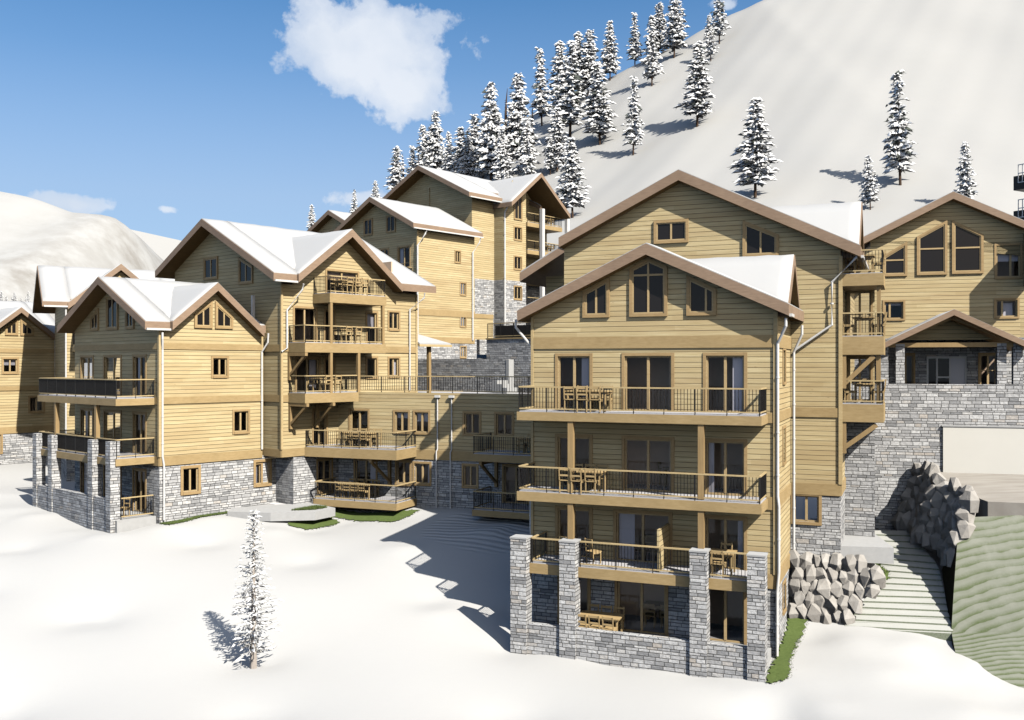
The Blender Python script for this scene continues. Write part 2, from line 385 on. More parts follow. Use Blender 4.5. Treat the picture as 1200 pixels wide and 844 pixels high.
def chevron(c, zr, wl, wr, sl, sr, t): return [(c - wl, zr - sl * wl), (c, zr), (c + wr, zr - sr * wr), (c + wr, zr - sr * wr - t), (c, zr - t), (c - wl, zr - sl * wl - t)]
def gable_roof(par, axis, a0, a1, c, zr, wl, wr, sl=.5, sr=None, t=.38, snow=.07, gutters='', gx=None, notch=None):
    """notch = (lo, hi, w): between lo and hi the near slope stops w from the ridge, where a cross gable takes over"""
    sr = sl if sr is None else sr
    segs = [(a0, a1, wl)] if not notch else [(a0, notch[0], wl), (notch[0], notch[1], notch[2]), (notch[1], a1, wl)]
    m = MB()
    for b0, b1, w_ in segs: m.prism(chevron(c, zr, w_, wr, sl, sr, t), axis, b0, b1, [0, 0, 0, 1, 1, 0])
    r = m.build('roof', [M['fascia'], M['soffit']], par)
    if snow:   # snow as a subdivided blanket with a slightly uneven top
        k = MB(); e = .04
        rnd = random.Random(int(abs(zr * 97 + c * 13 + a0 * 7)))
        P = (lambda cc, z, a: (a, cc, z)) if axis == 'x' else (lambda cc, z, a: (cc, a, z))
        for si, (b0, b1, w_) in enumerate(segs):
            lo, hi = b0 + (e if si == 0 else 0), b1 - (e if si == len(segs) - 1 else 0)
            na = max(2, int((hi - lo) / .45)); nl = max(3, int(w_ / .45)); nr = max(3, int(wr / .45))
            cs = [c - w_ + e + (w_ - e) * i / nl for i in range(nl)] + [c + (wr - e) * i / nr for i in range(nr + 1)]
            base0 = len(k.v); nc = len(cs)
            for i in range(na + 1):
                for q in cs:
                    z = zr - (sl * (c - q) if q < c else sr * (q - c))
                    edge = (i == 0 and si == 0) or (i == na and si == len(segs) - 1) or q in (cs[0], cs[-1])
                    k.v.append(P(q, z + (snow * .45 if edge else snow * (.9 + .45 * rnd.random()) - (.05 * abs(sl) if abs(q - c) < .01 else 0)), lo + (hi - lo) * i / na))
            for i in range(na):
                for j in range(nc - 1): k.f.append((base0 + i * nc + j, base0 + i * nc + j + 1, base0 + (i + 1) * nc + j + 1, base0 + (i + 1) * nc + j)); k.mi.append(0)
            nsm = len(k.f)
            loop = [j for j in range(nc)] + [i * nc + nc - 1 for i in range(1, na + 1)] + [na * nc + j for j in range(nc - 2, -1, -1)] + [i * nc for i in range(na - 1, 0, -1)]
            base = len(k.v)
            for i in loop: x, y, z = k.v[base0 + i]; k.v.append((x, y, z - snow * .45 - .01))
            for i in range(len(loop)): j = (i + 1) % len(loop); k.f.append((base0 + loop[i], base0 + loop[j], base + j, base + i)); k.mi.append(0)
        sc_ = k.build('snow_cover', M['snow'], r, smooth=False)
        for p in sc_.data.polygons: p.use_smooth = abs(p.normal.z) > .3
    for side in gutters:
        cc, z = (c - wl - .05, zr - sl * wl - t + .03) if side == 'l' else (c + wr + .05, zr - sr * wr - t + .03)
        g = MB(); P = (lambda a: (a, cc, z)) if axis == 'x' else (lambda a: (cc, a, z))
        ga, gb = gx if gx else (a0 + .02, a1 - .02)
        g.bar(P(ga), P(gb), .1, .1); g.build('gutter', M['white'], r)
    return r
def downpipe(par, pts, r=.05):
    k = MB(); k.tube(pts, r, 8)
    for a, b in zip(pts, pts[1:]):
        a, b = Vector(a), Vector(b)
        if abs((b - a).normalized().z) > .95 and (b - a).length > 1.5:
            n = max(1, int((b - a).length / 1.3))
            for i in range(n):
                q = a + (b - a) * (i + .5) / n; k.tube([q - Vector((0, 0, .03)), q + Vector((0, 0, .03))], r * 1.3, 8)
    k.build('downpipe', M['white'], par, smooth=False)
def band(mb, w, z0, z1, s0=0, s1=None, out=.045):
    s1 = w.len if s1 is None else s1; wbox(mb, w, s0, s1, -out, .02, z0, z1)

def railing(par, w, runs, z, h=.92, gap=.115, post=1.15, drop=.14, name='railing'):
    """runs: list of ((s,dep),(s,dep)); wood top and bottom rails, dark balusters and posts"""
    m = MB()
    for (a, b) in runs:
        A = Vector(w(a[0], a[1], 0)); B = Vector(w(b[0], b[1], 0)); Ln = (B - A).length
        if Ln < .05: continue
        up = Vector((0, 0, 1)); d = (B - A).normalized()
        m.bar(A + up * (z + h), B + up * (z + h), .07, .05); m.bar(A + up * (z + .12), B + up * (z + .12), .045, .045)
        n = max(2, int(Ln / gap))
        for i in range(n + 1):
            p = A + d * (Ln * i / n); m.bar(p + up * (z + .14), p + up * (z + h - .02), .018, .018, 2, up=d)
        n = max(1, round(Ln / post))
        for i in range(n + 1):
            p = A + d * (Ln * i / n); m.bar(p + up * (z - drop), p + up * (z + h - .02), .045, .03, 1, up=d)
    return m.build(name, [M['rail'], M['bar'], M['baluster']], par)
def balcony(par, w, s0, s1, out, z, f=.33, sides='lr', h=.92, rail=True, front=None, name='balcony', inn=0.02, gap=.115):
    m = MB(); wbox(m, w, s0, s1, -out, inn, z - f, z); b = m.build(name, M['trim'], par)
    d = MB(); wbox(d, w, s0 + .05, s1 - .05, -out + .05, inn, z + .002, z + .035); d.build('deck', M['deck'], b)
    if rail:
        e = .07; runs = [((a, -out + e), (c, -out + e)) for a, c in (front or [(s0 + e, s1 - e)])]
        if 'l' in sides: runs.append(((s0 + e, -out + e), (s0 + e, -.03)))
        if 'r' in sides: runs.append(((s1 - e, -out + e), (s1 - e, -.03)))
        railing(b, w, runs, z, h, gap)
    return b
def brace(par, w, s, d_out, z_slab, drop=1.3, th=.16):
    m = MB()
    wbox(m, w, s - th / 2, s + th / 2, -d_out, .02, z_slab - th - .02, z_slab - .004)
    wbox(m, w, s - th / 2 + .004, s + th / 2 - .004, -th - .02, .02, z_slab - drop - .2, z_slab - th - .025)
    m.bar(w(s, -.06, z_slab - drop), w(s, -d_out + .15, z_slab - th - .03), th * .8, th * .8)
    m.build('bracket', M['post'], par)

def gable_fill(mb, w, s0, s1, zb, c, zr, sl, sr=None, depth=0.0):
    """gable wall polygon between s0 and s1 under a roof with ridge over s=c"""
    sr = sl if sr is None else sr
    mb.poly([w(s0, depth, zb), w(s1, depth, zb), w(s1, depth, max(zb, zr - sr * (s1 - c))), w(c, depth, zr), w(s0, depth, max(zb, zr - sl * (c - s0)))])
def frame_pt(root, x, y, z=None):
    c, s = math.cos(root.rotation_euler.z), math.sin(root.rotation_euler.z)
    p = (root.location.x + c * x - s * y, root.location.y + s * x + c * y)
    return (*p, z) if z is not None else p
def corner(par, pts, z0, z1, wd=.14):
    for x, y in pts:
        m = MB(); m.box(x - wd / 2, x + wd / 2, y - wd / 2, y + wd / 2, z0, z1); m.build('corner_board', M['rail'], par)
def interior(par, x0, x1, y0, y1, zs, depth):
    """floors and a cross wall inside the shell"""
    f = MB()
    for z in zs: f.box(x0 + .2, x1 - .2, y0 + .18, y1 - .2, z - .2, z - .05)
    f.build('interior_floor', M['ifloor'], par)
    p = MB(); p.box(x0 + .2, x1 - .2, y0 + depth, y0 + depth + .1, zs[0] - .05, zs[-1] + 2.4)
    for i in range(3):
        x = x0 + (x1 - x0) * (i + .8) / 3.2; p.box(x, x + .1, y0 + .9, y0 + depth - .02, zs[0] - .04, zs[-1] + 2.3)
    p.build('partition', M['inner'], par)

# ------------------------------------------------------------------ furniture
def chair_meshes():
    s = MB(); s.box(-.21, .21, -.21, .21, .43, .46)
    for x in (-.19, .19): s.box(x - .015, x + .015, -.19, .19, .38, .43)
    b = MB()
    for x in (-.19, .19): b.bar((x, .20, .44), (x, .25, .92), .035, .035)
    b.box(-.17, .17, .225, .25, .82, .90); b.box(-.17, .17, .215, .235, .60, .66)
    l = [MB() for _ in range(4)]
    for m, (x, y) in zip(l, ((-.18, -.18), (.18, -.18), (.18, .18), (-.18, .18))): m.bar((x, y, 0), (x, y, .43), .036, .036)
    return s, b, l
CH = None
def place_chair(x, y, z, rz, label, group):
    global CH
    if CH is None:
        r = thing('dining_chair', label, 'chair', (0, 0, 0)); s, b, l = chair_meshes()
        s.build('seat', M['chair'], r); b.build('backrest', M['chair'], r)
        for m in l: m.build('leg', M['chair'], r)
        CH = r
    else:
        r = CH.copy(); C.objects.link(r)
        for ch in CH.children: c = ch.copy(); C.objects.link(c); c.parent = r
    r.location = (x, y, z); r.rotation_euler = (0, 0, rz); tag(r, label, 'chair', group); return r
TB = {}
def dining(root, x, y, z, rot, n, place, ln=1.6, wd=.8):
    """a table with n chairs on each long side; root gives the building frame"""
    px, py = frame_pt(root, x, y); rz = root.rotation_euler.z + rot
    key = round(ln, 1); lab = 'pale wooden dining table ' + place
    if key not in TB:
        t = thing('dining_table', lab, 'table', (0, 0, 0))
        m = MB(); m.box(-ln / 2, ln / 2, -wd / 2, wd / 2, .71, .75); m.box(-ln / 2 + .06, ln / 2 - .06, -wd / 2 + .06, wd / 2 - .06, .63, .708); m.build('tabletop', M['chair'], t)
        for sx in (-1, 1):
            for sy in (-1, 1): m = MB(); m.bar((sx * (ln / 2 - .09), sy * (wd / 2 - .09), 0), (sx * (ln / 2 - .09), sy * (wd / 2 - .09), .63), .06, .06); m.build('leg', M['chair'], t)
        TB[key] = t
    else:
        s = TB[key]; t = s.copy(); C.objects.link(t)
        for ch in s.children: c = ch.copy(); C.objects.link(c); c.parent = t
    t.location = (px, py, z); t.rotation_euler = (0, 0, rz); tag(t, lab, 'table', 'dining tables on the balconies')
    c, s = math.cos(rz), math.sin(rz)
    for sy, side in ((-1, 'near'), (1, 'far')):
        for i in range(n):
            lx = (i - (n - 1) / 2) * ln / n * .95 + random.uniform(-.03, .03); ly = sy * (wd / 2 + .1 + random.uniform(0, .1))
            place_chair(px + c * lx - s * ly, py + s * lx + c * ly, z, rz + (0 if sy > 0 else math.pi) + random.uniform(-.06, .06),
                        'pale wooden chair at the table ' + place, 'chairs ' + place)

# ------------------------------------------------------------------ levels shared by the whole resort (camera height = 0)
L0, L1, L2, L3, L4 = -7.3, -4.6, -1.7, 1.1, 3.85

# ================================================================== front chalet
def front_chalet():
    P = (9.187, 33.3); r = thing('chalet', 'tall front chalet with two stacked gables, three railed balconies and four grey stone piers', 'chalet', (*P, -10.6), R(-22.5), 'timber chalets of the resort')
    XL = -9.09
    F = W((XL, 0), (0, 0)); Rt = W((0, 0), (0, 4.6)); Lf = W((XL, 4.6), (XL, 0)); o = -XL
    d1 = [(-8.05, -6.78), (-5.43, -3.68), (-2.42, -1.08)]
    ops2 = [(a + o, b + o, -1.68, .34, 'door', .5) for a, b in d1]
    ops1 = [(a + o, b + o, -4.62, -2.72, 'door', .5) for a, b in d1]
    ops0 = [(a + o, b + o, -7.25, -5.45, 'door', .5) for a, b in ((-8.05, -6.78), (-5.75, -3.75), (-2.42, -1.08))]
    opsb = [(a + o, b + o, -9.85, -7.75, 'door', .5) for a, b in ((-7.95, -6.85), (-5.7, -3.9), (-2.42, -1.08))]
    sops = [(2.0, 2.75, -.62, .55), (2.0, 2.75, -3.6, -2.35), ]
    sb = [(2.0, 2.8, -9.1, -8.1)]
    m = MB(); wall(m, F, -7.5, 1.9, ops2 + ops1 + ops0); wall(m, Rt, -7.5, 1.9, sops); wall(m, Lf, -7.5, 1.9)
    m.poly([(XL, 0, 1.9), (0, 0, 1.9), (-4.5, 0, 4.06)]); gable_fill(m, Rt, .2, 4.3, 1.9, 2.2, 3.7, 1.0)
    m.build('wall', M['siding'], r)
    m = MB(); wall(m, F, -11.2, -7.5, opsb); wall(m, Rt, -11.2, -7.5, sb); wall(m, Lf, -11.2, -7.5); m.build('stone_base', M['stone'], r)
    fenestrate(r, F, ops2 + ops1 + ops0 + opsb); fenestrate(r, Rt, sops + sb, .1)
    interior(r, XL, 0, 0, 4.6, [-9.85, -7.25, -4.62, -1.68], 2.2)
    m = MB()
    for z0, z1 in ((.62, 1.06), (-2.02, -1.66), (-5.05, -4.6), (-7.8, -7.3)):
        for w in (F, Rt, Lf): band(m, w, z0, z1)
    m.build('trim_band', M['trim'], r)
    corner(r, [(0, 0)], -7.3, 1.85); corner(r, [(XL, 0)], -7.3, 1.85, .1)
    # attic windows
    polywin(r, F, [(-7.05 + o, 1.78), (-6.0 + o, 1.78), (-6.0 + o, 3.28), (-7.05 + o, 2.75)])
    polywin(r, F, [(-5.24 + o, 1.78), (-3.82 + o, 1.78), (-3.82 + o, 3.6), (-4.5 + o, 3.92), (-5.24 + o, 3.58)], True, 3.3)
    polywin(r, F, [(-3.12 + o, 1.78), (-2.05 + o, 1.78), (-2.05 + o, 2.72), (-3.12 + o, 3.26)], .72)
    # roofs
    gable_roof(r, 'y', -.52, 4.6, -4.5, 4.4, 5.02, 5.0, .462, t=.40, gutters='lr', gx=(-.4, .3))
    gable_roof(r, 'x', -4.3, .42, 2.2, 4.05, 1.95, 1.95, 1.02, t=.36)
    # balconies
    b2 = balcony(r, F, 0.0, 8.83, 1.6, L2 - .02, .31); b1 = balcony(r, F, 0.0, 8.83, 1.6, L1 - .06, .33)
    b0 = balcony(r, F, .5, 8.6, 1.62, -7.27, .36, sides='l', front=[(.6, 1.8), (2.45, 6.45), (7.1, 8.4)])
    m = MB(); wbox(m, F, 5.25, 5.33, -1.5, -.0, -7.22, -5.75); m.build('privacy_screen', M['siding'], r)
    for x in (-7.02, -2.3):
        m = MB(); m.box(x - .1, x + .1, -1.56, -1.36, L1 + .0, L2 - .33); m.build('post', M['post'], r); m = MB(); m.box(x - .1, x + .1, -1.56, -1.36, -6.35, L1 - .39); m.build('post', M['post'], r)
    for x0, x1 in ((-9.2, -8.58), (-7.3, -6.7), (-2.6, -2.02), (-.68, -.1)):
        m = MB(); m.box(x0, x1, -1.95, -1.38, -11.4, -6.35); p = m.build('stone_pier', M['stone'], r)
        m = MB(); m.box(x0 - .02, x1 + .02, -1.97, -1.36, -6.35, -6.29); m.build('cap', M['concrete'], p)
    for x0, x1 in ((-8.58, -7.3), (-6.7, -2.6), (-2.02, -.68)):
        m = MB(); m.box(x0, x1, -1.86, -1.6, -11.4, -9.42); m.build('parapet', M['stone'], r)
    m = MB(); m.box(XL + .1, -.15, -1.6, -.01, -10.4, -9.86); m.build('patio_slab', M['concrete'], r)
    # ---- taller rear gable block
    Y2 = 4.6; x0, x1 = -9.42, 1.86
    F2 = W((x0, Y2), (x1, Y2)); R2 = W((x1, Y2), (x1, 15)); LL = W((x0, 15), (x0, Y2)); q = -x0
    st = [(.12 + q, 1.06 + q, -6.12, -5.1)]
    m = MB(); wall(m, F2, -4.95, 4.1, [(-5.35 + q, -4.15 + q, 5.2, 5.8)]); wall(m, R2, -4.95, 4.6); wall(m, LL, -4.95, 5.0)
    c2 = -4.34 + q; wl = c2; wr = F2.len - c2
    m.poly([F2(0, 0, 4.1), F2(F2.len, 0, 4.1), F2(F2.len, 0, 7.5 - .487 * wr), F2(c2, 0, 7.5), F2(0, 0, 7.5 - .487 * wl)])
    m.build('rear_wall', M['siding'], r)
    m = MB(); wall(m, F2, -7.6, -4.95, st); wall(m, R2, -7.6, -4.95); wall(m, LL, -7.6, -4.95); m.build('rear_stone_base', M['stone'], r)
    fenestrate(r, F2, st)
    polywin(r, F2, [(-5.47 + q, 5.02), (-4.03 + q, 5.02), (-4.03 + q, 5.98), (-5.47 + q, 5.98)])
    polywin(r, F2, [(-1.85 + q, 4.3), (-.45 + q, 4.3), (-.45 + q, 5.15), (-1.85 + q, 5.8)])
    m = MB()
    for z0, z1 in ((-2.02, -1.66), (-5.05, -4.6)): band(m, F2, z0, z1); band(m, R2, z0, z1)
    m.build('trim_band', M['trim'], r); corner(r, [(x1, Y2)], -4.6, 4.2)
    gable_roof(r, 'y', 4.08, 15.3, -4.34, 7.92, 5.15, 6.95, .483, .49, t=.42, gutters='lr', gx=(4.3, 15))
    gable_roof(r, 'x', -2.5, 2.55, 7.0, 6.62, 2.1, 2.1, 1.0, t=.36)
    # low wing roof on the left flank
    m = MB(); wl2 = W((-11.6, 8.2), (-9.42, 8.2)); wall(m, wl2, -4, 4.2); wall(m, W((-11.6, 14), (-11.6, 8.2)), -4, 3.7); m.build('side_wing_wall', M['siding'], r)
    m = MB(); m.prism([(-12.3, 4.25), (-9.44, 5.85), (-9.44, 5.5), (-12.3, 3.85)], 'y', 6.6, 14.2, [0, 0, 1, 0]); rf = m.build('side_wing_roof', [M['fascia'], M['soffit']], r)
    m = MB(); m.prism([(-12.26, 4.34), (-9.46, 5.91), (-9.46, 5.83), (-12.26, 4.26)], 'y', 6.64, 14.1); m.build('snow_cover', M['snow'], rf)
    # right flank balconies
    for i, (z, f, h) in enumerate(((3.5, .46, .9), (1.1, .7, .9), (-1.5, .68, .9))):
        ww = W((x1, Y2 + .05), (x1 + 1.55, Y2 + .05)); m = MB(); m.box(x1 + .02, x1 + 1.55, Y2 - .02, 7.2, z - f, z); b = m.build('balcony', M['trim'], r)
        m = MB(); m.box(x1 + .03, x1 + 1.5, Y2 + .03, 7.2, z + .002, z + .03); m.build('deck', M['deck'], b)
        railing(b, W((x1, Y2), (x1 + 1.55, Y2)), [((.07, .06), (1.49, .06)), ((1.49, .06), (1.49, 2.5))], z, h)
    for bx in ((1.3, 1.44, .1, .24, 1.1, 3.04), (1.28, 1.44, .1, .26, -1.5, .4), (.02, .2, .02, .2, -3.4, -2.18), (.02, .2, .02, .2, -.9, .4)):
        m = MB(); m.box(x1 + bx[0], x1 + bx[1], Y2 + bx[2], Y2 + bx[3], bx[4], bx[5]); m.build('post', M['post'], r)
    for za, xb, zb in ((-3.2, 1.3, -2.28), (-.75, 1.2, .34)):
        m = MB(); m.bar((x1 + .1, Y2 + .11, za), (x1 + xb, Y2 + .11, zb), .17, .17); m.build('brace', M['post'], r)
    lk = W((x1, 7.25), (x1 + 1.15, 7.25)); lo = [(.15, 1.0, 1.15, 3.0, 'grid'), (.15, 1.0, -1.45, .3, 'grid')]
    m = MB(); wall(m, lk, -1.6, 3.9, lo); m.build('link_wall', M['siding'], r); m = MB(); wall(m, lk, -7.6, -1.6); m.build('link_stone', M['stone'], r); fenestrate(r, lk, lo, .08)
    # downpipes
    downpipe(r, [(.38, -.3, 1.62), (.38, -.3, 1.35), (.08, -.08, .75), (.08, -.08, -1.6), (.08, -.08, -4.55), (.12, -.1, -4.9), (.12, -.1, -7.2), (.06, -.09, -7.9), (.06, -.09, -10.1)])
    downpipe(r, [(.46, 4.3, 1.55), (.46, 4.3, 1.2), (.14, 4.42, .5), (.14, 4.42, -7.6)])
    downpipe(r, [(2.5, 4.3, 4.35), (2.45, 4.3, 4.1), (1.55, 4.48, 3.2), (1.55, 4.48, 1.55), (.2, 4.46, .6)])
    downpipe(r, [(-9.7, -.2, 1.75), (-9.7, -.2, 1.45), (-9.2, .1, .75)])
    downpipe(r, [(-9.2, .1, -4.9), (-9.2, .1, -8.5)], .05)
    # furniture
    dining(r, -6.55, -.82, L2 + .015, 0, 3, 'on the top balcony of the front chalet', 1.6)
    dining(r, -6.75, -.82, L1 - .02, 0, 3, 'on the middle balcony of the front chalet', 1.6)
    dining(r, -6.1, -.85, -9.85, 0, 3, 'on the walled patio of the front chalet', 1.6)
    dining(r, -1.7, -.8, -7.22, 0, 1, 'on the lowest right balcony of the front chalet', .9)
    dining(r, -4.6, 1.6, -7.29, .2, 2, 'inside the lowest balcony door of the front chalet', 1.2)
    dining(r, -3.75, 2.0, -4.66, .9, 2, 'inside the middle balcony door of the front chalet', 1.2)
    dining(r, -4.5, 1.7, -9.89, .1, 2, 'inside the patio door of the front chalet', 1.2)
    for x, y, z in ((-7.4, -.75, -7.235), (-6.35, -.9, -7.235)):
        px, py = frame_pt(r, x, y); place_chair(px, py, z, r.rotation_euler.z + 2.6, 'pale wooden chair standing alone on the lowest balcony of the front chalet', 'loose chairs on the lowest balcony')
    dining(r, x1 + .8, Y2 + 1.1, 1.13, R(90), 2, 'on the middle one of three small side balconies', .9)
    dining(r, x1 + .8, Y2 + 1.1, -1.47, R(90), 2, 'on the lowest small side balcony near the porch', .9)
    dining(r, x1 + .8, Y2 + 1.1, 3.53, R(90), 1, 'on the highest small side balcony under the eave', .9)
    return r
A = front_chalet()

# ================================================================== porch chalet on the right
def porch_chalet():
    r = thing('chalet', 'chalet on a high grey stone wall with a gabled entrance porch and tall angled windows', 'chalet', (17.08, 43.0, -7.4), R(-16), 'timber chalets of the resort')
    S = W((-3.2, 0), (9.5, 0)); o = 3.2
    m = MB(); wall(m, S, -8.2, -.85); m.poly([(-3.2, 0, -.85), (9.5, 0, -.85), (9.5, .4, -.85), (-3.2, .4, -.85)]); m.poly([(-3.2, .4, -.85), (9.5, .4, -.85), (9.5, .4, -1.6), (-3.2, .4, -1.6)])
    m.build('stone_base', M['stone'], r)
    m = MB(); m.box(-3.2, 9.5, .4, 3.75, -1.8, -1.6); m.build('porch_floor', M['concrete'], r)
    for x in (-.5, .18, 4.32, 4.96):
        m = MB(); m.box(x, x + .37, .02, .39, -.85, .95); m.build('porch_pier', M['stone'], r)
    Y = 3.75; G = W((-2.2, Y), (9.5, Y)); g = 2.2
    lo = [(0.05 + g, .9 + g, 2.25, 3.08, 'win', .28), (4.98 + g, 5.9 + g, 2.28, 3.08, 'win', .3), (5.0 + g, 6.02 + g, 4.15, 5.65, 'win', .6)]
    m = MB(); wall(m, G, 1.3, 5.6, lo); m.poly([G(1.6, 0, 5.6), G(G.len, 0, 5.6), G(G.len, 0, 7.9 - .5 * (G.len - 5.25)), G(5.25, 0, 7.9), G(1.6, 0, 6.05)])
    wall(m, W((9.5, Y), (9.5, Y + 9)), -1.6, 5); m.build('wall', M['siding'], r)
    pd = [(1.95 + g, 3.72 + g, -1.6, .42, 'door', .62), (1.0 + g, 1.35 + g, -1.0, .5, 'single'), (4.3 + g, 5.0 + g, -1.0, .5, 'grid')]
    m = MB(); wall(m, G, -1.6, 1.3, pd); m.build('porch_back_wall', M['stone'], r)
    fenestrate(r, G, lo, .09); fenestrate(r, G, pd[1:], .09); 
    m = MB(); a_, b_ = pd[0][0], pd[0][1]
    for q0, q1, h0, h1 in ((a_, a_ + .08, -1.6, .42), (b_ - .08, b_, -1.6, .42), (a_ + .08, b_ - .08, .32, .42), (a_ + .42, a_ + .5, -1.6, .32), (a_ + 1.0, a_ + 1.08, -1.6, .32), (a_ + .5, a_ + 1.0, -.62, -.54)): wbox(m, G, q0, q1, .02, .12, h0, h1)
    dw = m.build('entrance_door', M['white'], r)
    m = MB(); wbox(m, G, a_ + 1.08, b_ - .08, .05, .09, -1.6, .32); m.build('door_leaf', M['leaf'], dw)
    m = MB(); wbox(m, G, a_ + .08, a_ + 1.0, .06, .08, -1.6, .32); m.build('pane', M['dglass'], dw)
    m = MB(); m.box(-2, 9.3, Y + .3, Y + 4, -1.7, -1.62); m.box(-2, 9.3, Y + 3.4, Y + 3.5, -1.6, 6); m.build('interior_floor', M['inner'], r)
    m = MB(); m.poly([G(5.35 + g, .3, 2.3), G(5.75 + g, .3, 2.3), G(5.75 + g, .3, 2.95), G(5.35 + g, .3, 2.95)]); m.build('curtain', M['cloth'], r)
    polywin(r, G, [(-.05 + g, 4.32), (1.08 + g, 4.32), (1.08 + g, 6.0), (-.05 + g, 5.3)], False, 5.1)
    polywin(r, G, [(1.5 + g, 4.34), (2.86 + g, 4.34), (2.86 + g, 6.95), (1.5 + g, 6.2)], False, 5.6)
    polywin(r, G, [(3.06 + g, 4.36), (4.44 + g, 4.36), (4.44 + g, 6.2), (3.06 + g, 6.95)], False, 5.6)
    gable_roof(r, 'y', Y - .55, Y + 9, 3.05, 8.22, 4.3, 6.2, .5, t=.34, gutters='l', gx=(Y, Y + 8))
    # porch roof and truss
    gable_roof(r, 'y', -.45, Y, 2.52, 2.45, 2.95, 3.05, .5, t=.26, snow=.025)
    m = MB(); m.box(-.3, 5.4, .03, .33, .8, 1.0); m.bar((-.1, .18, 1.0), (2.52, .18, 2.14), .2, .2); m.bar((5.2, .18, 1.0), (2.52, .18, 2.14), .2, .2); m.build('porch_truss', M['post'], r)
    m = MB(); m.poly([(.6, 1.2, 1.15), (4.4, 1.2, 1.15), (2.52, 1.2, 2.1)]); m.build('porch_gable_panel', M['siding'], r)
    m = MB(); m.box(6.15, 6.35, 2.0, Y, 3.7, 6.2); m.bar((6.25, 3.5, 4.6), (7.6, 2.2, 5.3), .16); m.build('timber_fin', M['trim'], r)
    return r
G = porch_chalet()
# plain white wall and the tan road in front of it
t = MB(); 
r = thing('garage_wall', 'blank cream white rendered wall set into the stone wall above the tan road', 'wall', frame_pt(G, 2.12, 0, -5.2), R(-16))
t.box(0, 7.4, -.09, -.002, -5.4, -2.72); t.build('panel', M['render'], r)
t = MB(); t.box(-.06, 7.4, -.12, .0, -2.717, -2.66); t.build('coping', M['concrete'], r)

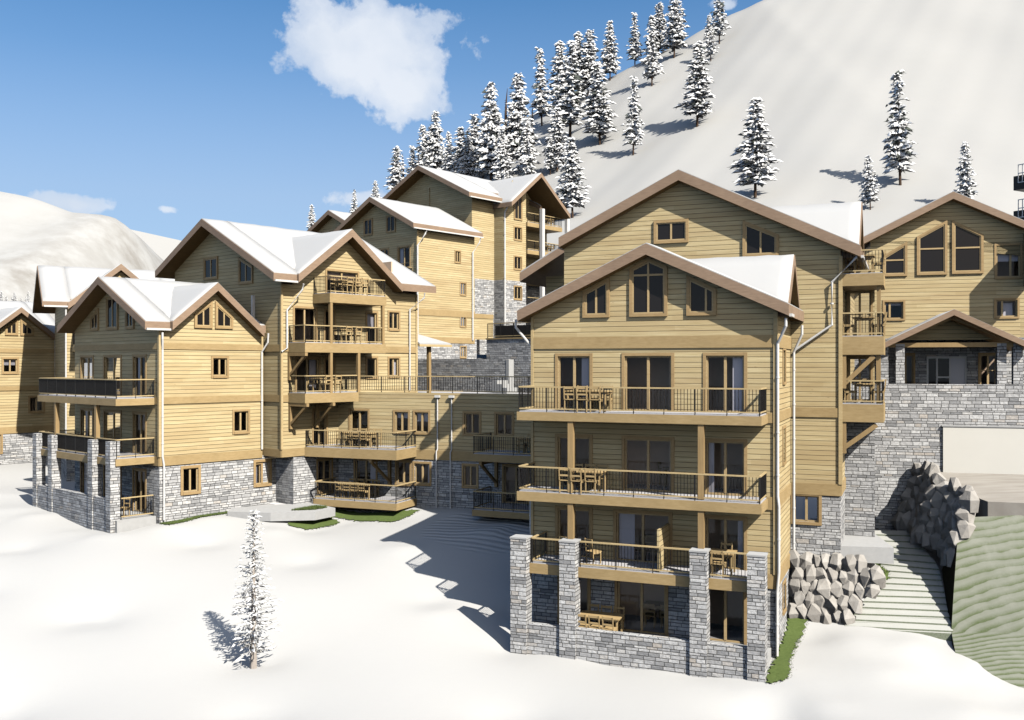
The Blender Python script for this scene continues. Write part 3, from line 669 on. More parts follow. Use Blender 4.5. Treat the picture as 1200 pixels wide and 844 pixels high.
# ================================================================== left-hand chalets
def west_chalet():
    r = thing('chalet', 'narrow left chalet with steep twin gables and a dark railed balcony on stone piers', 'chalet', (-17.26, 46.8, -7.8), R(48.5), 'timber chalets of the resort')
    X1, Y1 = 5.84, 9.3
    F = W((0, 0), (X1, 0)); Lf = W((0, Y1), (0, 0)); FS = W((0, 0), (6.5, 0))
    ops = [(2.92, 3.72, -.55, .36), (4.15, 4.98, -3.5, -2.43)]
    so = [(1.25, 2.08, -6.36, -5.18), (5.45, 6.3, -6.36, -5.18)]
    ld = [(Y1 - 8.5, Y1 - 7.15), (Y1 - 5.78, Y1 - 3.98), (Y1 - 2.6, Y1 - 1.4)]
    lo = [(a, b, z, z + 2.05, 'door') for z in (-1.62, -4.5) for a, b in ld]
    ls = [(a, b, -7.4, -5.3, 'door') for a, b in ld]
    m = MB(); wall(m, F, -4.93, 1.75, ops); wall(m, Lf, -4.93, 1.75, lo); wall(m, W((X1, 0), (X1, Y1)), -4.93, 1.75)
    gable_fill(m, F, .4, X1 - .4, 1.75, 2.85, 3.85, .83); gable_fill(m, Lf, 0, Y1, 1.75, Y1 - 4.7, 4.2, .5); m.build('wall', M['siding'], r)
    m = MB(); wall(m, FS, -8.6, -4.93, so); wall(m, Lf, -8.6, -4.93, ls); wall(m, W((6.5, 0), (6.5, 4)), -8.6, -4.93); m.build('stone_base', M['stone'], r)
    fenestrate(r, F, ops); fenestrate(r, FS, so, .14); fenestrate(r, Lf, lo + ls)
    interior(r, 0, X1, 0, Y1, [-7.4, -4.5, -1.62], 3.0)
    m = MB()
    for z0, z1 in ((.78, 1.09), (-1.92, -1.58), (-4.95, -4.5)): band(m, F, z0, z1); band(m, Lf, z0, z1)
    m.build('trim_band', M['trim'], r); corner(r, [(0, 0)], -4.5, 1.7); corner(r, [(X1, 0)], -4.5, 1.7, .1)
    polywin(r, F, [(1.85, 1.88), (2.86, 1.88), (2.86, 3.28), (1.85, 2.6)]); polywin(r, F, [(3.02, 1.88), (4.05, 1.88), (4.05, 2.5), (3.02, 3.28)])
    for y0, y1, za, zb in ((7.35, 6.4, 2.55, 3.05), (5.5, 4.2, 3.6, 3.6), (3.4, 2.5, 3.05, 2.55)):
        polywin(r, Lf, [(Y1 - y0, 1.85), (Y1 - y1, 1.85), (Y1 - y1, zb), (Y1 - y0, za)])
    gable_roof(r, 'x', -.85, 5.95, 4.75, 4.55, 4.95, 4.85, .495, t=.38, gutters='l', gx=(-.8, .5), notch=(.6, 5.55, 4.6))
    gable_roof(r, 'y', -.45, 4.75, 2.95, 4.2, 2.5, 2.75, .83, t=.40)
    m = MB(); m.box(X1 - .25, X1 - .1, .5, .65, 2.0, 3.75); m.build('vent_pipe', M['white'], r)
    # balconies along the left face
    a, b = 0.0, Y1 - .42
    balcony(r, Lf, a, b, 2.0, -1.62, .33, gap=.055); balcony(r, Lf, a, b, 2.0, -4.5, .33, gap=.055)
    for y in (2.6, 7.2):
        m = MB(); m.box(-1.98, -1.78, y - .1, y + .1, -3.66, -1.95); m.build('post', M['post'], r)
    for y in (.72, 2.6, 7.2, 9.1):
        m = MB(); m.box(-2.24, -1.76, y - .24, y + .24, -9, -3.66); m.build('stone_pier', M['stone'], r)
    for y0, y1 in ((1.02, 2.3), (2.9, 6.9), (7.5, 8.8)):
        m = MB(); m.box(-2.2, -1.95, y0, y1, -9, -6.4); m.build('parapet', M['stone'], r)
    m = MB(); m.box(-2.0, -.02, .3, Y1, -8.3, -7.42); m.build('patio_slab', M['concrete'], r)
    railing(r, W((-1.72, .5), (0, .5)), [((.02, 0), (1.65, 0))], -7.4, 1.0)
    downpipe(r, [(.05, -.2, 1.6), (.05, -.2, 1.3), (.12, -.08, .75), (.12, -.08, -4.5), (.18, -.1, -4.9), (.18, -.1, -7.6)])
    downpipe(r, [(X1 + .1, -.45, 1.7), (X1 + .1, -.4, 1.2), (X1 - .06, -.09, .7), (X1 - .06, -.09, -4.5)])
    px, py = frame_pt(r, -1.2, 1.25); place_chair(px, py, -7.42, r.rotation_euler.z - 1.2, 'pale wooden chair behind the ground floor railing of the narrow left chalet', None)
    dining(r, -1.0, 7.9, -4.46, R(90), 2, 'on the lower balcony of the narrow left chalet', 1.2)
    return r
B = west_chalet()

def middle_chalet():
    r = thing('chalet', 'broad middle chalet with a dark left gable and three furnished balconies in front', 'chalet', (-12.13, 50.3, -8.0), R(48.5), 'timber chalets of the resort')
    X1, Y1 = 9.62, 10.9
    F = W((0, 0), (X1, 0)); Lf = W((0, Y1), (0, 0)); Rt = W((X1, 0), (X1, Y1))
    o3 = [(.82, 2.2, 1.2, 3.05, 'door'), (2.85, 3.45, 1.2, 3.0, 'single'), (5.8, 6.5, 1.2, 3.0, 'single'), (7.45, 8.2, 2.12, 3.1)]
    o2 = [(.95, 2.4, -1.6, .35, 'door'), (2.85, 3.45, -.7, .35, 'single'), (5.8, 6.5, -.68, .4, 'single'), (7.45, 8.2, -.64, .4)]
    o1 = [(2.05, 2.9, -4.4, -2.45, 'win')]
    o4 = [(2.95, 5.1, 3.9, 5.2, 'door')]
    m = MB(); wall(m, F, -4.85, 4.3, o3 + o2 + o1 + o4); wall(m, Lf, -4.85, 4.3); wall(m, Rt, -4.85, 4.3)
    # upper front gable, split round the wide glazed door
    m.poly([F(.7, 0, 4.3), F(2.95, 0, 4.3), F(2.95, 0, 6.05), F(.7, 0, 4.42)]); m.poly([F(5.1, 0, 4.3), F(7.7, 0, 4.3), F(7.7, 0, 4.42), F(5.1, 0, 6.4)])
    m.poly([F(2.95, 0, 5.2), F(5.1, 0, 5.2), F(5.1, 0, 6.4), F(4.2, 0, 7.08), F(2.95, 0, 6.12)])
    gable_fill(m, Lf, 0, Y1, 4.3, Y1 - 6.3, 7.9, .5); gable_fill(m, Rt, 0, Y1, 4.3, 6.3, 7.9, .5)
    wall(m, W((-1.9, .02), (0, .02)), -4.85, -4.84)
    m.build('wall', M['siding'], r)
    S = W((.75, 0), (X1, 0)); so = [(1.6, 2.5, -6.9, -5.2, 'win'), (3.2, 4.4, -7.2, -5.2, 'door')]
    m = MB(); wall(m, S, -8.8, -4.85, so); wall(m, W((.75, 1.6), (.75, 0)), -8.8, -4.85); dr = [(1.2, 2.0, -7.5, -5.3, 'single')]; BK = W((-2.2, 1.6), (.75, 1.6)); wall(m, BK, -8.8, -4.85, dr); m.build('stone_base', M['stone'], r)
    m = MB(); m.box(.0, .74, .03, 1.58, -4.86, -4.8); m.build('soffit_panel', M['soffit'], r)
    fenestrate(r, F, o3 + o2 + o1 + o4); fenestrate(r, S, so); fenestrate(r, BK, dr)
    interior(r, 0, X1, 0, Y1, [-7.4, -4.5, -1.6, 1.2, 3.9], 3.0)
    m = MB()
    for z0, z1 in ((.72, 1.09), (-1.95, -1.58), (-4.86, -4.45)): band(m, F, z0, z1); band(m, Lf, z0, z1)
    m.build('trim_band', M['trim'], r); corner(r, [(0, 0), (X1, 0)], -4.45, 4.25, .12)
    polywin(r, Lf, [(Y1 - 7.6, 4.9), (Y1 - 6.1, 4.9), (Y1 - 6.1, 6.2), (Y1 - 7.6, 6.2)]); polywin(r, Lf, [(Y1 - 4.0, 4.45), (Y1 - 2.6, 4.45), (Y1 - 2.6, 5.4), (Y1 - 4.0, 6.0)])
    gable_roof(r, 'x', -.9, 10.7, 6.4, 8.25, 7.0, 5.2, .5, t=.40, gutters='l', gx=(-.85, .6), notch=(.75, 7.7, 6.25))
    gable_roof(r, 'y', -.75, 6.2, 4.15, 7.52, 3.6, 3.7, .765, t=.42)
    balcony(r, F, 2.0, 5.95, 1.5, 3.84, .5); balcony(r, F, .4, 5.9, 1.5, 1.17, .5); balcony(r, F, .4, 3.95, 1.5, -1.48, .5)
    for x, z0, z1 in ((2.12, 1.17, 3.34), (2.12, -1.48, .67), (4.0, -1.48, .67), (5.75, 1.17, 3.34)):
        m = MB(); m.box(x - .08, x + .08, -1.49, -1.33, z0, z1); m.build('post', M['post'], r)
    for s in (.5, 2.2): brace(r, F, s, 1.6, -1.985, 1.2)
    brace(r, F, .45, 1.55, .66, 1.25)
    downpipe(r, [(.9, -.7, 4.3), (.9, -.6, 4.0), (.28, -.1, 2.9), (.28, -.1, .9), (-.06, -.1, .7)])
    downpipe(r, [(9.6, -.75, 4.3), (9.6, -.7, 4.0), (9.0, -.1, 3.3), (9.0, -.1, -1.5)])
    # canopy on the right flank
    tri = [(9.66, -.25, 1.12), (12.4, -.25, 1.12), (9.66, 2.9, 2.3)]
    m = MB(); m.add([(x, y, z) for x, y, z in tri] + [(x, y, z + .13) for x, y, z in tri], [(2, 1, 0), (3, 4, 5), (0, 1, 4, 3), (1, 2, 5, 4), (2, 0, 3, 5)]); c = m.build('canopy', M['rail'], r)
    m = MB(); tri = [(9.68, -.22, 1.14), (12.33, -.22, 1.14), (9.68, 2.84, 2.3)]; m.add([(x, y, z + .12) for x, y, z in tri] + [(x, y, z + .2) for x, y, z in tri], [(2, 1, 0), (3, 4, 5), (0, 1, 4, 3), (1, 2, 5, 4), (2, 0, 3, 5)]); m.build('snow_cover', M['snow'], c)
    m = MB(); m.box(10.75, 10.95, .1, .3, -1.7, 1.2); m.build('canopy_post', M['post'], r)
    dining(r, 3.9, -.75, 3.88, 0, 3, 'on the topmost balcony of the broad middle chalet', 1.6)
    dining(r, 3.6, -.75, 1.21, 0, 2, 'on the second balcony of the broad middle chalet', 1.2)
    dining(r, 2.2, -.75, -1.44, 0, 2, 'on the lowest balcony of the broad middle chalet', 1.2)
    return r
Cc = middle_chalet()

def terrace_wing():
    r = thing('terrace_wing', 'low wing with a railed flat terrace roof between the middle and front chalets', 'building', (-5.03, 51.2, -7.6), R(-22.5))
    X0, X1 = -6.2, 9.2
    F = W((X0, 0), (X1, 0)); o = -X0
    wn = [(-1.42, -.6), (-.2, .62), (2.75, 3.6), (4.56, 5.45)]
    ops = [(-4.22 + o, -3.1 + o, -4.4, -2.5, 'door')] + [(a + o, b + o, -3.6, -2.52) for a, b in wn] + [(6.6 + o, 7.4 + o, -4.3, -2.4, 'door')]
    so = [(-3.9 + o, -2.6 + o, -7.1, -5.2, 'door'), (-1.3 + o, -.5 + o, -6.4, -5.2), (-.22 + o, .7 + o, -6.34, -5.26), (2.7 + o, 3.45 + o, -6.34, -5.26), (5.0 + o, 6.3 + o, -7.1, -5.2, 'door')]
    m = MB(); wall(m, F, -5.0, -1.52, ops); m.box(X0, X1, .0, .22, -1.52, -1.48); m.build('wall', M['siding'], r)
    m = MB(); wall(m, F, -8.6, -5.0, so); m.build('stone_base', M['stone'], r)
    m = MB(); m.box(X0, X1, .22, 13, -1.95, -1.75); m.build('terrace_floor', M['deck'], r)
    fenestrate(r, F, ops + so)
    interior(r, X0, X1, 0, 6, [-7.4, -4.5], 3.0)
    m = MB(); band(m, F, -5.03, -4.53); m.build('trim_band', M['trim'], r)
    railing(r, F, [((-3.75 + o, .1), (X1 + o, .1))], -1.5, .9, .14, 1.5, .0)
    balcony(r, F, -5.7 + o, -.08 + o, 2.2, -4.4, .5, sides='lr'); balcony(r, F, -5.15 + o, -.08 + o, 2.2, -7.15, .35, sides='lr')
    balcony(r, F, 4.2 + o, 8.6 + o, 2.2, -4.42, .36, sides='lr'); balcony(r, F, 4.2 + o, 8.6 + o, 2.2, -7.2, .3, sides='lr')
    brace(r, F, -1.7 + o, 2.1, -4.91, 1.4); brace(r, F, 4.6 + o, 2.1, -4.79, 1.3)
    for x in (1.2, 2.03):
        downpipe(r, [(x, -.08, -1.75), (x, -.08, -4.45), (x - .05, -.12, -4.6), (x - .05, -.12, -7.55)], .036)
        m = MB(); m.box(x - .14, x + .14, -.16, -.01, -1.72, -1.6); m.build('rain_head', M['white'], r)
    dining(r, -3.0, -1.1, -4.36, 0, 4, 'on the upper balcony of the low terrace wing', 2.0)
    dining(r, -3.1, -1.1, -7.11, 0, 4, 'on the ground balcony of the low terrace wing', 2.0)
    dining(r, 6.9, -1.1, -4.38, 0, 2, 'on the shaded right balcony of the low terrace wing', 1.2)
    return r
D = terrace_wing()

def ret_walls():
    a = R(-41.5); P = (-2.32, 62.0)
    r = thing('retaining_wall', 'long low grey stone retaining wall behind the railed terrace', 'wall', (*P, -2), a, 'stone retaining walls above the terrace')
    m = MB(); m.box(-6.2, 2.6, 0, .4, -3, .4); m.build('stonework', M['stone'], r)
    m = MB(); m.box(2.605, 2.85, -.02, .45, -3, .36); m.build('end_post', M['concrete'], r)
    r = thing('retaining_wall', 'taller grey stone retaining wall carrying a dark railing left of the front chalet', 'wall', (*frame_pt(r, 0, 1.2), -2), a, 'stone retaining walls above the terrace')
    m = MB(); m.box(-.2, 9, 0, .5, -3, 1.68); m.build('stonework', M['stone'], r)
    m = MB(); m.box(-.25, 9.05, -.05, .5, 1.683, 1.78); m.build('coping', M['trim'], r)
    railing(r, W((-.2, .1), (9, .1)), [((0, 0), (9.1, 0))], 1.78, .95, .11, 1.1, 0)
    m = MB(); m.box(-.1, 9, .75, .8, 1.6, 2.6); m.build('dark_panel', M['bar'], r)  # plain dark panel standing behind the railing bars
    r2 = thing('garden_steps', 'short pale stone steps at the foot of the taller retaining wall', 'steps', (*frame_pt(r, 2.5, -2.4), -2), a)
    m = MB()
    for i in range(3): m.box(.40 * i, .40 * i + .43, 0, 1.0, -2.6, -.95 - .22 * i)
    m.build('step_block', M['concrete'], r2)
ret_walls()

def east_back():
    r = thing('chalet', 'tall plain back chalet with four small windows in a row on its sunlit wall', 'chalet', (-7.93, 80, -1.0), R(48.5), 'timber chalets of the resort')
    F = W((0, 0), (6.92, 0)); Lf = W((0, 10.5), (0, 0)); Rt = W((6.92, 0), (6.92, 10.5)); Y1 = 10.5
    ops = [(4.5, 5.1, 9.0, 9.95), (5.15, 5.8, 6.2, 7.2), (5.15, 5.8, 3.4, 4.45)]; sb = [(5.15, 5.8, .7, 1.6)]
    lo = [(Y1 - 2.4, Y1 - .95, 7.3, 10.0, 'grid'), (Y1 - 4.7, Y1 - 3.7, 8.6, 10.0, 'win')]
    m = MB(); wall(m, F, 2.3, 11.6, ops); wall(m, Lf, 2.3, 11.6, lo); wall(m, Rt, 2.3, 11.6); gable_fill(m, Lf, 0, Y1, 11.6, Y1 - 5.1, 14.2, .5)
    W2 = W((6.92, .02), (9.4, .02)); wall(m, W2, 2.3, 4.2); m.poly([(6.92, .02, 4.2), (9.4, .02, 4.2), (9.4, 2, 4.2), (6.92, 2, 4.2)])
    m.build('wall', M['siding'], r)
    m = MB(); wall(m, W((0, 0), (7.2, 0)), -2, 2.3, sb); wall(m, Lf, -2, 2.3); wall(m, W((7.2, 0), (7.2, 5)), -2, 2.3); m.build('stone_base', M['stone'], r)
    fenestrate(r, F, ops + sb, .1); fenestrate(r, Lf, lo, .12)
    interior(r, 0, 6.92, 0, 10, [1.7, 4.5, 7.3, 10.1], 3)
    m = MB(); band(m, F, 4.2, 4.75); band(m, W2, 4.2, 4.6); band(m, F, 1.9, 2.4); m.build('trim_band', M['trim'], r); corner(r, [(0, 0)], 2.4, 11.5)
    polywin(r, Lf, [(Y1 - 6.9, 11.4), (Y1 - 5.7, 11.4), (Y1 - 5.7, 12.9), (Y1 - 6.9, 12.9)]); polywin(r, Lf, [(Y1 - 3.9, 11.4), (Y1 - 2.7, 11.4), (Y1 - 2.7, 12.9), (Y1 - 3.9, 12.9)])
    balcony(r, Lf, Y1 - 2.7, Y1 - .6, .5, 7.3, .15)
    gable_roof(r, 'x', -.9, 7.5, 5.1, 14.56, 5.6, 5.4, .5, t=.42, gutters='l')
    downpipe(r, [(.6, -.5, 11.3), (.5, -.45, 11.0), (-.05, -.1, 10), (-.05, -.1, 2)], .07); downpipe(r, [(7.2, -.5, 11.3), (7.1, -.45, 10.9), (6.6, -.1, 10), (6.6, -.1, 2.2)], .07)
    return r
E_ = east_back()
def tower_chalet():
    r = thing('chalet', 'highest back chalet with stacked dark balconies behind tall white columns', 'chalet', (-3.69, 88, 2.0), R(48.5), 'timber chalets of the resort')
    F = W((0, 0), (3.02, 0)); Lf = W((0, 11), (0, 0)); y2 = -1.19; G2 = W((3.02, y2), (6.25, y2)); S2 = W((3.02, 0), (3.02, y2))
    ops = [(1.55, 2.55, 13.9, 15.9), (1.55, 2.55, 11.95, 13.1), (1.55, 2.55, 9.15, 10.3), (1.55, 2.55, 6.3, 7.45)]
    m = MB(); wall(m, F, 8.0, 15.6); wall(m, Lf, 8, 15.6); gable_fill(m, Lf, 0, 11, 15.6, 11 - 5.9, 18.6, .49); wall(m, G2, 8.0, 15.2, ops[1:3]); wall(m, S2, 8, 15)
    wall(m, W((6.25, y2 + 1.8), (11.6, y2 + 1.8)), 8, 18.0, [(.4, 1.6, z, z + 2.1, 'door') for z in (13.8, 11.1, 8.3)]); wall(m, W((6.25, y2), (6.25, y2 + 1.8)), 8, 16)
    m.poly([G2(0, 0, 15.2), G2(3.23, 0, 15.2), G2(3.23, 0, 17.2), G2(0, 0, 15.2)][:3])
    m.box(-.1, 0, 5.6, 5.8, 15, 17); m.build('wall', M['siding'], r)
    m = MB(); wall(m, F, 1, 8); wall(m, Lf, 1, 8); wall(m, G2, 1, 8, ops[3:]); wall(m, S2, 1, 8); wall(m, W((6.25, y2 + 1.8), (11.6, y2 + 1.8)), 1, 8); wall(m, W((6.25, y2), (6.25, y2 + 1.8)), 1, 8); m.build('stone_base', M['stone'], r)
    fenestrate(r, G2, ops[1:], .12); fenestrate(r, W((6.25, y2 + 1.8), (11.6, y2 + 1.8)), [(.4, 1.6, z, z + 2.1, 'door') for z in (13.8, 11.1, 8.3)], .1)
    polywin(r, G2, [(1.45, 13.8), (2.65, 13.8), (2.65, 16.6), (1.45, 15.75)])
    interior(r, 0, 11, 1, 10, [5.6, 8.3, 11.1, 13.8], 3)
    Bw = W((6.25, y2 + 1.8), (11.6, y2 + 1.8))
    for z in (13.75, 11.1, 8.3, 5.6): balcony(r, Bw, 0, 5.35, 2.0, z, .4, sides='r', gap=.16)
    for s in (1.7, 5.6):
        m = MB(); wbox(m, Bw, s, s + .36, -2.45, -2.1, 1, 15.2); m.build('column', M['white'], r)
    gable_roof(r, 'x', -1.3, 9, 5.9, 19.0, 6.8, 5.5, .49, t=.42, gutters='l', gx=(-1.2, 3), notch=(3.2, 8.8, 5.2)); gable_roof(r, 'y', y2 - 1.2, 6, 7.15, 18.45, 4.3, 4.5, .77, t=.4)
    downpipe(r, [(3.0, y2 - .6, 14.9), (3.1, y2 - .1, 14.3), (3.1, y2 - .1, 2)], .08)
    dining(r, 10.0, y2 + .7, 13.79, 0, 2, 'on the highest balcony behind the white columns', 1.2)
    dining(r, 10.0, y2 + .7, 11.14, 0, 2, 'on the second balcony down behind the white columns', 1.2)
    return r
F_ = tower_chalet()
def small_back():
    r = thing('chalet', 'small dark gable end showing behind the ridge of the broad middle chalet', 'chalet', (-16.07, 90, 0), R(48.5), 'timber chalets of the resort')
    Lf = W((0, 4.4), (0, -2.2)); m = MB(); wall(m, Lf, 0, 12.4); gable_fill(m, Lf, 0, 6.6, 12.4, 3.4, 14.3, .5); wall(m, W((0, -2.2), (7, -2.2)), 0, 12.4); m.build('wall', M['siding'], r)
    gable_roof(r, 'x', -.8, 7, 1.0, 14.6, 3.6, 3.6, .5, t=.4)
    polywin(r, Lf, [(2.6, 11.5), (3.9, 11.5), (3.9, 12.8), (2.6, 12.8)])
small_back()
def far_west():
    r = thing('chalet', 'far left chalet cut by the picture edge with a small gable over paired attic windows', 'chalet', (-32.48, 68, -6.8), R(48.5), 'timber chalets of the resort')
    F = W((-10, 0), (0, 0)); o = 10
    ops = [(-3.5 + o, -2.6 + o, -.5, .42), (-1.75 + o, -.85 + o, -3.25, -2.25)]; so = [(-4.7 + o, -3.65 + o, -5.95, -4.75)]
    m = MB(); wall(m, F, -4.68, 2.2, ops); wall(m, W((0, 0), (0, 9)), -4.68, 2.2); gable_fill(m, F, 5.4, 9.7, 2.2, 7.5, 3.7, .8); gable_fill(m, W((0, 0), (0, 9)), 0, 9, 2.2, 4.5, 4.3, .5); m.build('wall', M['siding'], r)
    m = MB(); wall(m, F, -8, -4.68, so); wall(m, W((0, 0), (0, 9)), -8, -4.68); m.build('stone_base', M['stone'], r)
    fenestrate(r, F, ops + so, .12)
    m = MB()
    for z0, z1 in ((.85, 1.15), (-1.75, -1.45), (-4.7, -4.25)): band(m, F, z0, z1)
    m.build('trim_band', M['trim'], r)
    polywin(r, F, [(6.6, 2.05), (7.45, 2.05), (7.45, 3.25), (6.6, 2.6)]); polywin(r, F, [(7.6, 2.05), (8.5, 2.05), (8.5, 2.55), (7.6, 3.25)])
    interior(r, -10, 0, 0, 9, [-7, -4.4, -1.6, 1.1], 3)
    gable_roof(r, 'x', -10.5, .7, 4.5, 4.65, 4.85, 4.8, .5, t=.36, gutters='l', gx=(0, .68), notch=(-4.6, -.4, 4.35)); gable_roof(r, 'y', -.5, 4.5, -2.5, 3.98, 2.25, 2.25, .8, t=.36)
    downpipe(r, [(-.05, -.1, 1.9), (-.05, -.1, -4.6)])
far_west()
def behind_west():
    r = thing('chalet', 'chalet behind the narrow left chalet showing a long snowy roof with a brown dormer gable', 'chalet', (-27.96, 60, -6.8), R(30), 'timber chalets of the resort')
    F = W((0, 0), (9, 0)); Lf = W((0, 8.6), (0, 0)); m = MB()
    ops = [(.8, 1.8, 1.2, 2.9, 'door'), (.8, 1.8, -1.6, .2, 'door')]
    wall(m, F, -4.7, 3.6, ops); wall(m, Lf, -4.7, 3.6); gable_fill(m, F, .5, 5.9, 3.6, 3.1, 6.1, .84); gable_fill(m, Lf, 0, 8.6, 3.6, 4.3, 6.0, .58); m.build('wall', M['siding'], r)
    m = MB(); wall(m, F, -8, -4.7); wall(m, Lf, -8, -4.7); m.build('stone_base', M['stone'], r); fenestrate(r, F, ops)
    gable_roof(r, 'x', -1.4, 9.6, 4.3, 6.55, 4.5, 4.5, .58, t=.3, gutters='l', gx=(-1.3, .1), notch=(.2, 6.1, 4.15)); gable_roof(r, 'y', -.35, 4.2, 3.15, 6.5, 3.1, 3.1, .84, t=.4)
    balcony(r, F, .3, 3.0, 1.3, -1.65, .3); balcony(r, F, .3, 3.0, 1.3, 1.15, .3)
    downpipe(r, [(-.05, -.12, 3.5), (-.05, -.12, -6)])
    polywin(r, F, [(2.5, 4.2), (3.75, 4.2), (3.75, 5.1), (3.12, 5.6), (2.5, 5.1)])
behind_west()
def edge_block():
    r = thing('chalet', 'upper chalet at the right picture edge of which only two dark hanging balconies show', 'chalet', (31.6, 58.5, 2), R(-60), 'timber chalets of the resort')
    Fw = W((0, 0), (8, 0)); ew = [(1.0, 2.6, z, z + 2.0, 'door') for z in (8.6, 10.6)] + [(5, 6.2, z, z + 1.3) for z in (4.2, 7.4, 10.6)]
    m = MB(); wall(m, Fw, -2, 12.7, ew); wall(m, W((8, 0), (8, 6)), -2, 12.7); wall(m, W((0, 6), (0, 0)), -2, 12.7); m.build('wall', M['siding'], r); fenestrate(r, Fw, ew)
    for z in (10.55, 8.45):
        m = MB(); wbox(m, Fw, 0, 3.6, -1.5, .02, z, z + .85); b = m.build('balcony', M['bar'], r)
        m = MB(); 
        for i in range(13): wbox(m, Fw, .3 + .26 * i, .34 + .26 * i, -1.54, -1.5, z + .4, z + 1.5)
        for h in (.4, .95, 1.46): wbox(m, Fw, .3, 3.5, -1.545, -1.505, z + h, z + h + .05)
        m.build('lattice', M['white'], b)
    m = MB(); m.prism([(0, 12.7), (6, 14.6), (6, 14.9), (0, 12.95)], 'x', 0, 8.3); rf = m.build('roof', M['fascia'], r)
    m = MB(); m.prism([(.05, 12.97), (6, 14.92), (6, 15.02), (.05, 13.04)], 'x', .05, 8.2); m.build('snow_cover', M['snow'], rf)
edge_block()

# ================================================================== ground, hill, mountain
def W2(root, x, y, z): return (*frame_pt(root, x, y), z)
CP = [W2(A, -8.9, -2.0, -10.55), W2(A, -5, -2.0, -10.6), W2(A, -2.3, -2.1, -10.6), W2(A, -.3, -2.1, -10.5), W2(A, .4, -.3, -10.2), W2(A, .9, 2, -10.1), W2(A, .8, 4, -9.6),
      W2(A, -9.6, 1, -10.1), W2(A, -9.9, 4, -9.5), W2(A, -9.9, 8, -8.7), W2(A, 2.5, 2.2, -9.7), W2(A, 4.2, 2.2, -9.7), W2(A, 3.5, .0, -10.0), W2(A, 2.0, -3, -10.4), W2(A, 5.5, -2.5, -10.3),
      (0, 29, -10.95), (-8, 29, -10.9), (-16, 29, -10.9), (8, 29, -11.1), (16, 28, -10.9), (22, 28, -10.95), (0, 20, -11.6), (-20, 18, -11.8), (18, 18, -11.6), (-9, 33, -10.55), (-16, 36, -9.9), (-22, 38, -9.4), (-3, 38, -9.6),
      (-5, 44, -8.25), (-1.5, 46.5, -7.95), (2.5, 45, -8.4), (-9, 42, -8.9), W2(D, 0, -.6, -7.55), W2(D, 3, -.6, -7.5), W2(D, 7, -.4, -7.6), W2(D, -3, -2.9, -8.1), W2(D, -.3, -2.9, -8.05), W2(D, -1.6, -3.1, -8.1), W2(Cc, -.6, -3.4, -8.4), W2(Cc, 1.3, -3.3, -8.35), W2(Cc, -2.2, -2.4, -8.0), W2(D, 5.5, -3.0, -7.75),
      W2(D, -3, -.8, -7.75), W2(D, -1.2, -1.2, -7.75), W2(D, -4.5, -1.5, -7.7), W2(D, -.4, -.8, -7.6), W2(D, 6, -1.2, -7.75), W2(Cc, .3, -1.2, -7.75), W2(Cc, .5, 1, -7.45), W2(B, 5.5, -.6, -7.45), W2(B, 2.5, -.6, -7.62), W2(B, .3, -.5, -7.75), W2(B, -2.2, .3, -8.0), W2(B, -2.6, 2.6, -8.05), W2(B, -2.7, 7, -7.65), W2(B, -2.7, 9.3, -7.55),
      W2(B, 0, -4, -8.5), W2(B, -6, 2, -8.6), W2(B, -6, 8, -8.1), (-30, 55, -7.3), (-36, 64, -6.8), (-30, 66, -6.75), (-45, 60, -6.8), (-40, 45, -8.4), (-55, 80, -6.5), (-20, 60, -7.4), (-15, 70, -5), (-5, 62, -3), (0, 75, -1.5),
      (12.8, 39, -7.15), (14.5, 41.5, -7.1), (15.5, 43.5, -7.1), (14, 38.5, -7.5), (15.6, 39, -8.4), (16.6, 40, -8.4), (15.3, 36.5, -9.5), (13.2, 36.2, -9.6), (16.6, 36.2, -9.9), (14.2, 34.6, -9.8), (16, 34.2, -10.15), (15.2, 33.0, -10.05), (14.9, 32.2, -10.2), (14.95, 31.2, -10.55), (16.4, 30.4, -10.72), (18.4, 29.8, -10.85), (20.6, 29.2, -10.85), (15.6, 30, -10.7), (18.5, 36, -9.6), (17.5, 33, -10.9), (19, 31.5, -11.1), (20, 34, -9.9), (22, 38, -7), (30, 40, -6), (40, 60, -5), (10, 60, -7), (-2, 55, -7)]
def ground_z(x, y):
    sw = sz = 0
    for px, py, pz in CP:
        d2 = (px - x) ** 2 + (py - y) ** 2 + .6; w = 1 / d2 ** 1.6; sw += w; sz += w * pz
    return sz / sw
def fbm(x, y): return (math.sin(x * .31 + 1.3 * math.sin(y * .17)) + .6 * math.sin(y * .43 + x * .19 + 2) + .35 * math.sin(x * .9 - y * .7)) / 2
def sheet(name, xs, ys, fz, mat, kind='structure', smooth=True):
    m = MB(); nx = len(xs)
    for y in ys:
        for x in xs: m.v.append((x, y, fz(x, y)))
    for j in range(len(ys) - 1):
        for i in range(nx - 1): m.f.append((j * nx + i, j * nx + i + 1, (j + 1) * nx + i + 1, (j + 1) * nx + i)); m.mi.append(0)
    o = m.build(name, mat, None, smooth, fix=False); o['kind'] = kind; return o
def steps(a, b, n): return [a + (b - a) * i / n for i in range(n + 1)]
xs = steps(-400, -60, 10)[:-1] + steps(-60, -26, 17)[:-1] + steps(-26, 26, 130)[:-1] + steps(26, 60, 17)[:-1] + steps(60, 400, 10)
ys = steps(-60, 16, 8)[:-1] + steps(16, 56, 100)[:-1] + steps(56, 100, 22)[:-1] + steps(100, 900, 16)
def gz(x, y):
    z = ground_z(x, y)
    if y > 100: z = -8
    return z + .03 * fbm(x, y) * (1 if y < 45 and abs(x) < 60 else .3)
